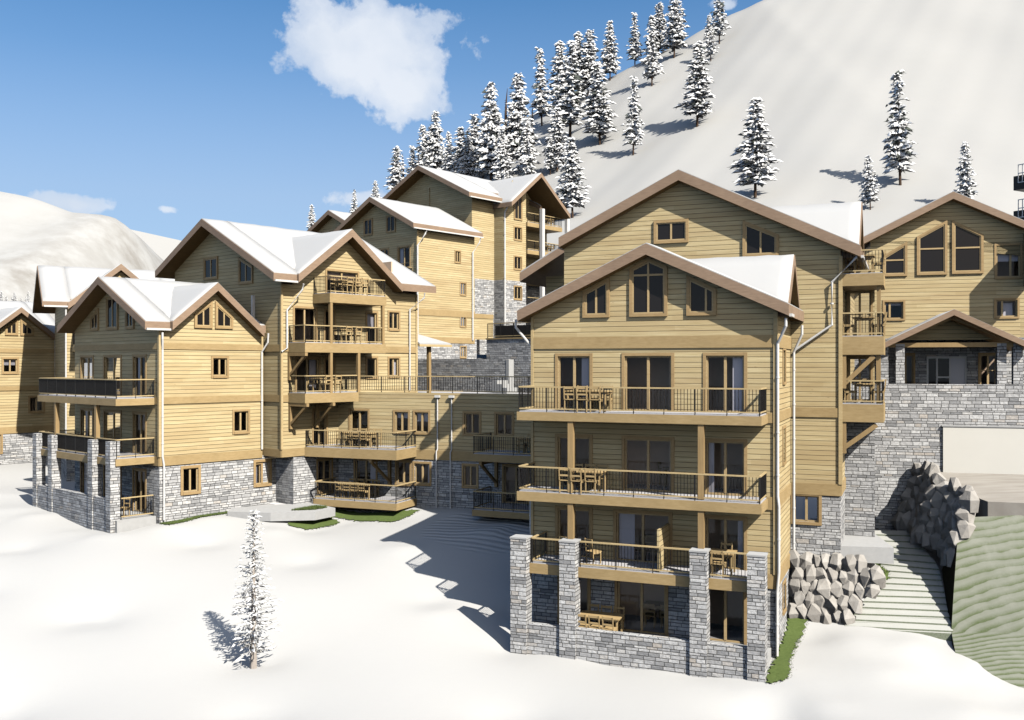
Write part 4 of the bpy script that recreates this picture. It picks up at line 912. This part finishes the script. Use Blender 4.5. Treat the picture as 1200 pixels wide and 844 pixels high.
def relaxed():
    Z = [[gz(x, y) for x in xs] for y in ys]
    free = [[(16 < y < 56 and -40 < x < 40) and min((px - x) ** 2 + (py - y) ** 2 for px, py, pz in CP) > .8 for x in xs] for y in ys]
    for _ in range(60):
        N_ = [r[:] for r in Z]
        for j in range(1, len(ys) - 1):
            r0, r1, r2, fr = Z[j - 1], Z[j], Z[j + 1], free[j]
            for i in range(1, len(xs) - 1):
                if fr[i]: N_[j][i] = (r0[i] + r2[i] + r1[i - 1] + r1[i + 1]) * .25
        Z = N_
    return {(x, y): Z[j][i] for j, y in enumerate(ys) for i, x in enumerate(xs)}, Z
RZ, ZG = relaxed()
sheet('snow_ground', xs, ys, lambda x, y: RZ[(x, y)], M['ground'])
import bisect
def gz(x, y):   # height of the finished snow surface
    i = min(max(bisect.bisect_right(xs, x) - 1, 0), len(xs) - 2); j = min(max(bisect.bisect_right(ys, y) - 1, 0), len(ys) - 2)
    u, v = (x - xs[i]) / (xs[i + 1] - xs[i]), (y - ys[j]) / (ys[j + 1] - ys[j])
    return (ZG[j][i] * (1 - u) + ZG[j][i + 1] * u) * (1 - v) + (ZG[j + 1][i] * (1 - u) + ZG[j + 1][i + 1] * u) * v

def zc(X):
    return 57 + .53 * X if X < 60 else 88.8 + .25 * (X - 60)
def hill_z(X, Y):
    c = max(6, zc(X)); t = (Y - 60) / 170
    if t <= 0: z = -10 + 60 * t
    elif t <= 1: z = -10 + (c + 10) * t ** 1.15
    else: z = c - (t - 1) ** 2 * 60 + (t - 1) * 12 * max(0, 1 - (t - 1) * 3)
    return z + (1.2 * fbm(X * .22, Y * .2) + .45 * fbm(X * .9, Y * .8)) * min(1, max(0, t * 3))
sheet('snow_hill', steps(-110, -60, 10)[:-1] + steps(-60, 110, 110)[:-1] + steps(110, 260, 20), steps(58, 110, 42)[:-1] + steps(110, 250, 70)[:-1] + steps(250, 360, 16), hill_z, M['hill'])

def ridge1(x):   # left mountain skyline, at about 700 m
    pts = [(-700, 150), (-520, 140), (-375, 128), (-350, 123), (-322, 113), (-294, 111), (-281, 102), (-268, 84), (-255, 60), (-235, 20), (-200, -10)]
    for (a, b), (c, d) in zip(pts, pts[1:]):
        if x <= c: k = max(0, min(1, (x - a) / (c - a))); return b + (d - b) * k
    return -10
def m1(x, y):
    t = (y - 420) / 280; r = ridge1(x + (0 if y < 700 else -.1 * (y - 700)))
    z = -8 + (r + 8) * (max(0, t) ** .8 if t < 1 else max(0, 1 - (t - 1) * .8))
    return z + 4.0 * fbm(x * .09, y * .08) * max(0, min(1, t)) * max(0, 1 - abs(t - 1) * .4) * (1 if t < .9 else .3)
sheet('snow_mountain', steps(-760, -150, 90), steps(410, 1000, 60), m1, M['rock'])
def m2(x, y):
    t = max(0, min(1, (y - 800) / 300)); r = 152 + (x + 420) * -.22
    return -8 + max(0, r + 8) * t
o = sheet('far_snow_ridge', steps(-800, 420, 60), steps(780, 1100, 12), m2, M['hill'])

# ------------------------------------------------------------------ path, road, bank, slab, grass
m = MB(); m.v = []
def slab(name, pts, z0, z1, mat):
    m = MB(); n = len(pts); m.add([(x, y, z0) for x, y in pts] + [(x, y, z1) for x, y in pts], [tuple(range(n))[::-1], tuple(range(n, 2 * n))] + [(i, (i + 1) % n, n + (i + 1) % n, n + i) for i in range(n)])
    o = m.build(name, mat); o['kind'] = 'structure'; return o
slab('entrance_path', [frame_pt(Cc, -2.9, .5), frame_pt(Cc, -1.7, -1.5), frame_pt(Cc, .0, -2.9), frame_pt(Cc, 1.5, -2.6), frame_pt(Cc, 1.8, -.05), frame_pt(Cc, -2.0, 1.5)], -7.85, -7.42, M['concrete'])
slab('terrace_slab', [(12.35, 39.3), (12.6, 36.9), (14.6, 36.55), (15.2, 40.9), (14.9, 42.9), (13.6, 43.6)], -7.6, -6.98, M['concrete'])
# road in front of the white wall
def road_pts():
    return [frame_pt(G, 1.6, -.02), frame_pt(G, 12, -.02), frame_pt(G, 12, -6.4), frame_pt(G, 3.0, -5.1), frame_pt(G, 2.5, -4.2)]
q = road_pts(); m = MB()
zz = [-4.74, -4.74, -5.2, -5.32, -5.2]
m.add([(x, y, z) for (x, y), z in zip(q, zz)] + [(x, y, z - 1.2) for (x, y), z in zip(q, zz)], [(0, 4, 3, 2, 1), (0, 1, 6, 5), (1, 2, 7, 6), (2, 3, 8, 7), (3, 4, 9, 8), (4, 0, 5, 9)])
o = m.build('road', M['road']); o['kind'] = 'structure'
# turf bank below the road: ridged sheet with a cut dark side
def bank():
    top = [(17.45, 37.3, -5.95), (18.8, 37.4, -5.2), (20.8, 36.9, -5.15), (24, 36.0, -5.12), (28, 34.9, -5.1)]
    bot = [(14.95, 31.2, -11.0), (16.4, 30.2, -11.3), (18.4, 29.4, -11.5), (20.6, 28.6, -11.5), (23.5, 27.8, -11.5)]
    lft = [(17.45, 37.3, -5.95), (16.95, 36.45, -7.2), (16.45, 35.6, -8.5), (16.0, 34.8, -9.72), (15.3, 32.8, -10.35), (14.95, 31.2, -11.0)]
    foot = [(16.95, 37.7, -8.1), (16.62, 36.7, -8.75), (16.3, 35.75, -9.3), (15.97, 34.75, -9.95), (15.26, 32.8, -10.6), (14.9, 31.2, -11.2)]
    n, k = 48, 40; m = MB()
    def lerp(P, t):
        t *= len(P) - 1; i = min(int(t), len(P) - 2); f = t - i; return Vector(P[i]).lerp(Vector(P[i + 1]), f)
    for j in range(k + 1):
        tj = j / k; l = lerp(lft, tj); a = lerp(top, 1).lerp(lerp(bot, 1), tj)
        for i in range(n + 1):
            p = l.lerp(a, i / n); p.z += .12 * math.sin(math.pi * tj) * fbm(p.x * 1.5, p.y * 1.5)
            m.v.append(tuple(p))
    for j in range(k):
        for i in range(n): m.f.append((j * (n + 1) + i, (j + 1) * (n + 1) + i, (j + 1) * (n + 1) + i + 1, j * (n + 1) + i + 1)); m.mi.append(0)
    b = len(m.v); e = [j * (n + 1) for j in range(k + 1)]
    for q_, i in enumerate(e): m.v.append(tuple(lerp(foot, q_ / k)))
    for i in range(k): m.f.append((e[i], b + i, b + i + 1, e[i + 1])); m.mi.append(1)
    o = m.build('turf_bank', [M['bank'], M['soil']], fix=False); o['kind'] = 'structure'
bank()
def step_path():
    m = MB(); n = 16
    LE = [(12.3, 35.4), (13.8, 37.0), (15.2, 39.2), (15.6, 41.8)]; RE = [(16.02, 34.7), (16.6, 36.6), (17.05, 38.2), (17.35, 41.8)]
    def lp(P, t):
        t = min(max(t, 0), 1) * (len(P) - 1); i = min(int(t), len(P) - 2); return Vector(P[i]).lerp(Vector(P[i + 1]), t - i)
    for i in range(n):   # snow-covered treads climbing from the lower snow to the stone wall
        t = i / n; t2 = (i + 1) / n; l0, r0, l1, r1 = lp(LE, t), lp(RE, t), lp(LE, t2), lp(RE, t2)
        z = -9.72 + 2.5 * t; z0 = z - .8; w = random.uniform(-.02, .02)
        m.hexa([(l0.x, l0.y, z0), (r0.x, r0.y, z0), (r1.x, r1.y, z0), (l1.x, l1.y, z0), (l0.x, l0.y, z + .04 + w), (r0.x, r0.y, z + .04 - w), (r1.x, r1.y, z + .17), (l1.x, l1.y, z + .17)])
    o = m.build('stepped_path', M['path']); o['kind'] = 'structure'
    bm = bmesh.new(); bm.from_mesh(o.data); bmesh.ops.bevel(bm, geom=[e for e in bm.edges if e.calc_length() > 1.2], offset=.06, segments=2, affect='EDGES'); bm.to_mesh(o.data); bm.free()
step_path()
def grass(name, label_pts, dens, hgt=.05):
    """blades scattered inside a polygon, standing on the ground"""
    rnd = random.Random(len(name) + int(dens)); xs_ = [p[0] for p in label_pts]; ys_ = [p[1] for p in label_pts]; m = MB()
    def inside(x, y):
        c = False; n = len(label_pts)
        for i in range(n):
            (x1, y1), (x2, y2) = label_pts[i - 1], label_pts[i]
            if (y1 > y) != (y2 > y) and x < (x2 - x1) * (y - y1) / (y2 - y1) + x1: c = not c
        return c
    st = .1; gx_ = min(xs_)
    while gx_ < max(xs_):
        gy_ = min(ys_)
        while gy_ < max(ys_):
            if inside(gx_ + st / 2 + rnd.gauss(0, .04), gy_ + st / 2 + rnd.gauss(0, .04)):
                m.poly([(x, y, label_z(x, y) + .05) for x, y in ((gx_, gy_), (gx_ + st, gy_), (gx_ + st, gy_ + st), (gx_, gy_ + st))])
            gy_ += st
        gx_ += st
    area = (max(xs_) - min(xs_)) * (max(ys_) - min(ys_))
    for _ in range(int(area * dens)):
        x, y = rnd.uniform(min(xs_), max(xs_)), rnd.uniform(min(ys_), max(ys_))
        if not inside(x + rnd.gauss(0, .07), y + rnd.gauss(0, .07)): continue
        z = label_z(x, y) ; a = rnd.uniform(0, 6.28); w = rnd.uniform(.01, .025); h = hgt * rnd.uniform(.5, 1.3); dx, dy = math.cos(a) * w, math.sin(a) * w
        lx, ly = rnd.gauss(0, .05), rnd.gauss(0, .05)
        m.add([(x - dx, y - dy, z - .05), (x + dx, y + dy, z - .05), (x + lx, y + ly, z + h)], [(0, 1, 2)])
    o = m.build(name, M['grass'], None, fix=False); o['kind'] = 'stuff'; return o
label_z = gz
def ap(*pts): return [frame_pt(A, *p) for p in pts]
grass('grass', ap((.1, -2.1), (.6, -1.5), (.5, 0), (.6, 2.0), (.75, 3.4), (.05, 3.6), (.05, 0), (-.1, -1.9)), 1300)
grass('grass', [frame_pt(D, x, y) for x, y in ((-5.6, -2.9), (-4.6, -2.5), (-3.0, -2.5), (-1.6, -2.8), (0, -2.8), (.5, -2.0), (.6, -.8), (-.4, -1.5), (-6.0, -1.6))], 500)
grass('grass', [frame_pt(Cc, x, y) for x, y in ((-1.2, -2.3), (-.6, -2.9), (.6, -3.3), (1.6, -2.9), (1.6, -2.0), (-1, -2.0))], 700)
grass('grass', [frame_pt(B, x, y) for x, y in ((0, -.75), (1.5, -.55), (4.2, -.5), (4.6, -.05), (0, -.05))], 900, .1)
grass('grass', [(14.4, 36.2), (15.3, 36.9), (15.5, 39.8), (15.1, 40.1), (14.75, 37.6)], 1500, .1)
label_z = lambda x, y: -7.42
grass('grass', [frame_pt(Cc, x, y) for x, y in ((-.6, -1.7), (.4, -2.35), (1.3, -2.2), (1.1, -1.5))], 2200, .12)

# ------------------------------------------------------------------ boulders
def hull(rnd, sx, sy, sz):
    bm = bmesh.new()
    n = 6; z0, z1 = -sz / 2, sz / 2
    for lvl, k in ((-1, .7), (.15, 1.05), (1, .5)):
        off = rnd.uniform(0, 1)
        for i in range(n - (2 if abs(lvl) == 1 else 1)):
            nn = n - (2 if abs(lvl) == 1 else 1); a = 2 * math.pi * (i + off) / nn + rnd.uniform(-.3, .3); rr = k * rnd.uniform(.8, 1.15)
            bm.verts.new((sx / 2 * rr * math.cos(a), sy / 2 * rr * math.sin(a), sz / 2 * lvl * rnd.uniform(.85, 1.1)))
    r = bmesh.ops.convex_hull(bm, input=bm.verts)
    for v in [g for g in r['geom_interior'] if isinstance(g, bmesh.types.BMVert)]: bm.verts.remove(v)
    bmesh.ops.dissolve_limit(bm, angle_limit=R(12), verts=bm.verts, edges=bm.edges)
    bmesh.ops.bevel(bm, geom=bm.edges[:], offset=.008, segments=1, affect='EDGES')
    me = bpy.data.meshes.new('boulder'); bm.to_mesh(me); bm.free(); me.materials.append(M['boulder']); return me
rnd = random.Random(11); BH = [hull(rnd, rnd.uniform(.6, .78), rnd.uniform(.6, .85), rnd.uniform(.62, .85)) for _ in range(12)]
def boulder(x, y, z, s, label, group, rx=None):
    o = bpy.data.objects.new('boulder', rnd.choice(BH)); C.objects.link(o); o.location = (x, y, z); o.scale = (s, s, s * rnd.uniform(.95, 1.2))
    o.rotation_euler = (rnd.uniform(-.35, .35), rnd.uniform(-.35, .35), rnd.uniform(0, 6.28)); tag(o, label, 'boulder', group)
for row in range(5):   # low wall beside the front chalet
    n = 9 - row // 2 * 0
    for i in range(n):
        u = -.35 + i * .40 + (row % 2) * .2
        if u > (1.75, 2.2, 2.75, 2.75, 2.2)[row]: continue
        x, y = frame_pt(A, .55 + u, 3.55 - .02 * u + row * .16); zb = -9.5 + row * .47 + .14 * max(0, u - 1.2)
        if zb > -7.0: continue
        boulder(x + rnd.uniform(-.04, .04), y + rnd.uniform(-.06, .06), zb + rnd.uniform(-.05, .05), rnd.uniform(.82, 1.05), 'pale angular cut boulder in the sunlit low rock wall right of the front chalet', 'boulders of the sunlit low rock wall')
for row in range(5):   # tall shaded wall under the road
    for i in range(12):
        t = i / 11; x = 17.25 + .15 * math.sin(i) + (1 - t) * .1 + row * .17; y = 42.4 - 5.4 * t
        bot = -7.2 - .55 * t; top = -4.5 - .75 * t
        z = bot + .2 + (top - bot - .25) * (row + (.35 if i % 2 else 0)) / 4.3
        boulder(x + rnd.uniform(-.06, .06), y + rnd.uniform(-.05, .05), z, rnd.uniform(.95, 1.2), 'brownish angular boulder in the shaded tall rock wall below the tan road', 'boulders of the shaded tall rock wall')

# ------------------------------------------------------------------ trees
def tree_proto(seed, H, width, nb, dark, spread=.45, clear=.14, sparse=False, under=.92):
    """crown and trunk meshes of a snow-laden conifer: whorled drooping branches carrying clumps, dark needles below, snow on top"""
    rnd = random.Random(seed); t = MB()
    t.tube([(0, 0, -.04 * H), (0, 0, H * .5), (0, 0, H * .97)], H * (.024 if sparse else .014), 7, 0, H * .003)
    c = MB()
    for b in range(nb):
        k = (b + rnd.random()) / nb; z = H * (clear + (1 - clear) * k ** .95)
        rad = width * (1 - k) ** .75 * rnd.uniform(.55, 1.05) * (1 if k > .1 else .75) + .02 * H
        a = b * 2.399 + rnd.uniform(-.4, .4); ca, sa = math.cos(a), math.sin(a); rise = rnd.uniform(-.25, .35) + (.5 if k > .8 else 0)
        nc = max(2, int(rad / (H * .028)))
        tip = (ca * rad, sa * rad, z + rad * rise)
        c.bar((0, 0, z), tip, H * .004, H * .004, 0)
        for j in range(nc):
            f = (j + .6 + rnd.uniform(-.3, .3)) / nc
            if f < .12: continue
            px, py, pz = ca * rad * f + rnd.gauss(0, .012 * H), sa * rad * f + rnd.gauss(0, .012 * H), z + rad * f * rise - (f ** 2) * rad * .18 + rnd.gauss(0, .006 * H)
            s = H * spread * .05 * rnd.uniform(.6, 1.25) * (1 - .35 * f) * (.6 + .4 * (1 - k)); el = rnd.uniform(1.0, 1.9); wd = rnd.uniform(.45, .8) * (.6 if sparse else 1); el *= 1.35 if sparse else 1
            an = a + rnd.uniform(-.9, .9); x1, y1 = math.cos(an) * s * el, math.sin(an) * s * el; x2, y2 = -math.sin(an) * s * wd, math.cos(an) * s * wd
            tl = rnd.uniform(-.35, .35) * s
            P = [(px - x1, py - y1, pz - tl), (px + x2, py + y2, pz + rnd.uniform(-.2, .2) * s), (px + x1, py + y1, pz + tl - .3 * s), (px - x2, py - y2, pz + rnd.uniform(-.2, .2) * s)]
            up = (px + rnd.gauss(0, .15 * s), py + rnd.gauss(0, .15 * s), pz + s * .9); dn = (px, py, pz - s * rnd.uniform(.12, .35))
            bi = len(c.v); c.v += P + [up, dn]
            sn = 1 if rnd.random() > dark else 0
            for q in range(4): c.f.append((bi + q, bi + (q + 1) % 4, bi + 4)); c.mi.append(sn)
            for q in range(4): c.f.append((bi + (q + 1) % 4, bi + q, bi + 5)); c.mi.append(1 if rnd.random() < under else 0)
            if rnd.random() < (.55 if not sparse else .4):   # a few dark needle blades sticking out
                for _ in range(3):
                    an2 = an + rnd.gauss(0, .7); l2 = s * rnd.uniform(1.2, 2.2); ex, ey = math.cos(an2) * l2, math.sin(an2) * l2; wz = s * .16
                    bi = len(c.v); c.v += [(px, py, pz - wz), (px, py, pz + wz), (px + ex, py + ey, pz - l2 * rnd.uniform(-.1, .5))]; c.f.append((bi, bi + 1, bi + 2)); c.mi.append(0 if rnd.random() < .7 else 1)
    return t, c
PR = []
for i, (w_, nb, dk) in enumerate(((.22, 150, .05), (.195, 130, .09), (.245, 160, .04), (.165, 105, .15), (.205, 140, .07))):
    t, c = tree_proto(100 + i, 1.0 * 10, w_ * 10, nb, dk, .95)
    PR.append((t, c))
PM = {}
def make_tree(kind, x, y, z, h, label, group, rz, name='pine_tree'):
    r = bpy.data.objects.new(name, None); C.objects.link(r); r.location = (x, y, z); r.rotation_euler = (random.uniform(-.035, .035), random.uniform(-.035, .035), rz); fx = random.uniform(.82, 1.2) if group else 1; r.scale = (h / 10 * fx, h / 10 * fx, h / 10); Z0[r.name] = 0
    if kind not in PM:
        t, c = PR[kind]; bk = M['barkpale'] if kind == 5 else M['bark']
        a = t.build('trunk', bk, None); b = c.build('crown', [M['frost'] if kind == 5 else M['needle'], M['tsnow']], None, fix=False); PM[kind] = (a.data, b.data); a.parent = r; b.parent = r
    else:
        for nm, me in zip(('trunk', 'crown'), PM[kind]): o = bpy.data.objects.new(nm, me); C.objects.link(o); o.parent = r
    if h < 0: return r
    tag(r, label, 'tree', group); return r
FP, HY = 1120.0, 428.0
def march(px, py):
    dx, dz = (px - 600) / FP, -(py - HY) / FP; Y = 62.0
    while Y < 300:
        if hill_z(dx * Y, Y) > dz * Y: return dx * Y, Y
        Y += .5
    # above the crest: stand on the crest line
    best = min((abs(hill_z(dx * Y, Y) - dz * Y) / Y, Y) for Y in range(140, 262, 4)); return dx * best[1], float(best[1])
trees = [(885, 232, 117, 0, 'snow-dusted pine with a straight trunk alone on the hill above the big front gable'), (1055, 217, 87, 3, 'tallest lone pine on the right of the hill, dark topped and casting a sharp shadow'),
         (1020, 246, 183, 2, 'small frosted pine standing just left of the tallest lone pine'), (1132, 246, 169, 1, 'bushy snowy pine rising behind the roof ridge of the porch chalet'),
         (817, 149, 50, 1, 'dark pine with a clear shadow at its foot in the middle of the hill'), (742, 182, 91, 3, 'thin loose pine below the hill edge, right of a fuller pine'),
         (703, 170, 76, 0, 'fuller snowy pine left of the thin loose pine on the hill'), (671, 256, 163, 0, 'dark-branched pine right behind the highest back chalet'),
         (744, 76, 13, 3, 'slim pine on the skyline with sky showing under its crown'), (764, 101, 19, 0, 'snowy pine just below the skyline right of the slim skyline pine'), (790, 68, -12, 2, 'broad snowy pine on the skyline cut by the top of the picture'),
         (772, 54, -8, 1, 'narrow pine behind the broad skyline pine'), (833, 72, 18, 1, 'shorter dark pine of the pair near the top of the slope'), (843, 52, -22, 3, 'taller pine of the pair near the top of the slope')]
grove = [(715, 95, 25, 0), (689, 116, 37, 2), (678, 118, 37, 1), (668, 161, 50, 3), (657, 130, 50, 1), (653, 201, 128, 0), (635, 148, 58, 3), (611, 203, 88, 2), (600, 190, 128, 1), (575, 222, 100, 2), (583, 215, 130, 0), (566, 210, 140, 1), (556, 214, 135, 2), (540, 218, 150, 0),
         (548, 222, 160, 2), (525, 222, 156, 1), (511, 212, 132, 2), (503, 216, 150, 0), (497, 220, 148, 1), (484, 225, 172, 3), (466, 236, 172, 1), (440, 250, 213, 2), (415, 258, 223, 3), (366, 276, 240, 1), (590, 225, 150, 0), (645, 205, 160, 1), (618, 215, 140, 0), (662, 150, 70, 2)]
for px, py, pt, k, lab in trees:
    x, y = march(px, py); make_tree(k, x, y, hill_z(x, y), (py - pt) / FP * y, lab, 'pines on the snowy hill', random.uniform(0, 6))
for px, py, pt, k in grove:
    x, y = march(px, py); make_tree(k, x, y, hill_z(x, y), (py - pt) / FP * y, 'snow-laden pine in the dense grove on the hill behind the back chalets', 'pines of the grove', random.uniform(0, 6))
# bare dark snags in the grove
for px, py, pt in ((593, 190, 104), (624, 165, 124), (490, 205, 170), (472, 230, 180)):
    x, y = march(px, py); h = (py - pt) / FP * y; z = hill_z(x, y)
    o = thing('dead_tree', 'bare dark spire of a dead trunk among the pines of the grove', 'tree', (x, y, z), 0, 'dead trunks in the grove')
    m = MB(); rn = random.Random(int(px)); m.tube([(rn.gauss(0, .02) * i, rn.gauss(0, .02) * i, z - .3 + (h + .3) * i / 6) for i in range(7)], h * .045, 8, 0, .04)
    for i in range(26):
        k = rn.uniform(.1, .9); a = rn.uniform(0, 6.28); l = h * .07 * (1 - k) + .1; m.bar((0, 0, z + h * k), (math.cos(a) * l, math.sin(a) * l, z + h * k - l * .5), .08, .08)
    m.build('trunk', M['bark'], o)
for i, px in enumerate((1, 7, 14, 17, 25, 30, 33, 40, 45, -6)):
    y = 425.0
    while m1((px - 600) / FP * y, y) < (HY - 362 - 2 * math.sin(i * 3)) / FP * y and y < 690: y += 1
    x = (px - 600) / FP * y; h = 7.2 + 2.2 * math.sin(i * 2.3 + 1)
    make_tree((i % 3 + 1) % 4, x, y, m1(x, y) - .3, h, 'tiny distant conifer in the row above the far left roof', 'distant row of conifers', i)
# front tree
t, c = tree_proto(55, 10, 1.7, 200, .06, .36, .1, True, .8); PR.append((t, c))
yt = 32.6; xt = (297 - 600) / FP * yt; zt = gz(xt, yt)
for _ in range(40):
    yt = -zt * FP / (783 - HY); xt = (297 - 600) / FP * yt; zt = gz(xt, yt)
make_tree(5, xt, yt, zt, (785 - 602) / FP * yt, 'small frosted young conifer standing alone on the snow in front of the chalets', None, 1.0)

# ================================================================== light, sky, camera
w = bpy.data.worlds.new('World'); SC.world = w; w.use_nodes = True; nt = w.node_tree; nt.nodes.clear()
out = nt.nodes.new('ShaderNodeOutputWorld'); bg = nt.nodes.new('ShaderNodeBackground'); L(nt, bg.outputs[0], out.inputs[0])
AZ, EL = 53.0, 44.0      # the sun stands right of and behind the camera
sv = Vector((math.cos(R(AZ)) * math.cos(R(EL)), -math.sin(R(AZ)) * math.cos(R(EL)), math.sin(R(EL))))
sky = nt.nodes.new('ShaderNodeTexSky'); sky.sky_type = 'NISHITA'; sky.sun_disc = False; sky.sun_elevation = R(EL); sky.sun_rotation = math.atan2(sv.x, sv.y); sky.altitude = 1500; sky.air_density = 1.0; sky.dust_density = 2.6; sky.ozone_density = 1.4
tc = nt.nodes.new('ShaderNodeTexCoord'); sp = nt.nodes.new('ShaderNodeSeparateXYZ'); L(nt, tc.outputs['Generated'], sp.inputs[0])
X, Y, Z = sp.outputs
az = math_(nt, 'ARCTAN2', X, Y); el = math_(nt, 'ARCSINE', Z)
uv = comb(nt, az, el)
wn = nt.nodes.new('ShaderNodeTexNoise'); wn.inputs['Scale'].default_value = 11; wn.inputs['Detail'].default_value = 7; wn.inputs['Roughness'].default_value = .6; L(nt, uv, wn.inputs['Vector'])
wf = math_(nt, 'SUBTRACT', wn.outputs['Fac'], .5)
def blob(a0, e0, ra, re):
    da = math_(nt, 'DIVIDE', math_(nt, 'SUBTRACT', az, a0), ra); de = math_(nt, 'DIVIDE', math_(nt, 'SUBTRACT', el, e0), re)
    return math_(nt, 'SQRT', math_(nt, 'ADD', math_(nt, 'MULTIPLY', da, da), math_(nt, 'MULTIPLY', de, de)))
def ang(px, py): return math.atan2((px - 600) / FP, 1), math.atan2((HY - py) / FP, math.hypot(1, (px - 600) / FP))
ds = None
for px, py, rx, ry, wgt in ((434, 62, 122, 60, 1), (375, 45, 50, 50, 1), (478, 100, 62, 42, 1), (100, 240, 80, 20, 1.6), (195, 245, 40, 14, 1.7), (430, 232, 60, 20, 1.6), (850, 5, 45, 16, 1.5)):
    a0, e0 = ang(px, py); b_ = math_(nt, 'MULTIPLY', blob(a0, e0, rx / FP, ry / FP), 1.0)
    b_ = math_(nt, 'ADD', b_, (wgt - 1) * .6)
    ds = b_ if ds is None else math_(nt, 'MINIMUM', ds, b_)
dens = math_(nt, 'ADD', math_(nt, 'SUBTRACT', 1.0, ds), math_(nt, 'MULTIPLY', wf, 2.6))
mask = ramp(nt, dens, [(0.08, 0.0), (.24, .66), (.7, .92)])
wisp = nt.nodes.new('ShaderNodeTexNoise'); wisp.inputs['Scale'].default_value = 9; wisp.inputs['Detail'].default_value = 5; L(nt, uv, wisp.inputs['Vector'])
ccol = ramp(nt, wisp.outputs['Fac'], [(.3, (5.6, 6.4, 7.6)), (.6, (7.6, 8.0, 8.6))])
skyc = mixc(nt, 1.0, sky.outputs[0], (.40, .99, 1.32), 'MULTIPLY')
veil = ramp(nt, el, [(.02, .75), (.17, .62), (.30, .22), (.42, 0.0)])
skyc = mixc(nt, veil, skyc, (4.7, 5.5, 6.9))
# added out-of-view cloud on the sun side behind the viewer, giving warm fill light
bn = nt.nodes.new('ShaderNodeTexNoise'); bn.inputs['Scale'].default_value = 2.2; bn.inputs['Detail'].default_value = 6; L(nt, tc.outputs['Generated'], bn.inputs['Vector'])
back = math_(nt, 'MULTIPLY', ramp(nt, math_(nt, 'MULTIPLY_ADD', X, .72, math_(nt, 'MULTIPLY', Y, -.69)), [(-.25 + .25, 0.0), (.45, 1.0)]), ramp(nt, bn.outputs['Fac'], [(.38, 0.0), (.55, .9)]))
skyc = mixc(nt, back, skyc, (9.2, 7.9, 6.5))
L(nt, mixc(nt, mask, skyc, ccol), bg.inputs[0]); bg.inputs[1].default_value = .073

sd = bpy.data.lights.new('Sun', 'SUN'); sd.energy = 4.9; sd.angle = R(.5); sd.color = (1.0, .95, .86)
so = bpy.data.objects.new('Sun', sd); C.objects.link(so); so.rotation_euler = sv.to_track_quat('Z', 'Y').to_euler(); so.location = sv * 60

cd = bpy.data.cameras.new('Camera'); cam = bpy.data.objects.new('Camera', cd); C.objects.link(cam); SC.camera = cam
cd.sensor_width = 36; cd.lens = 36 * FP / 1200; cam.location = (0, 0, 0); cam.rotation_euler = (R(90), 0, 0); cd.shift_y = (HY - 422) / 1200
cd.clip_start = .1; cd.clip_end = 6000
SC.view_settings.view_transform = 'Standard'; SC.view_settings.look = 'None'; SC.view_settings.gamma = 1; SC.view_settings.exposure = .62
SC.render.resolution_x, SC.render.resolution_y = 1024, 720
SC.cycles.max_bounces = 8; SC.cycles.diffuse_bounces = 0; SC.cycles.transparent_max_bounces = 12; SC.cycles.caustics_reflective = False; SC.cycles.caustics_refractive = False
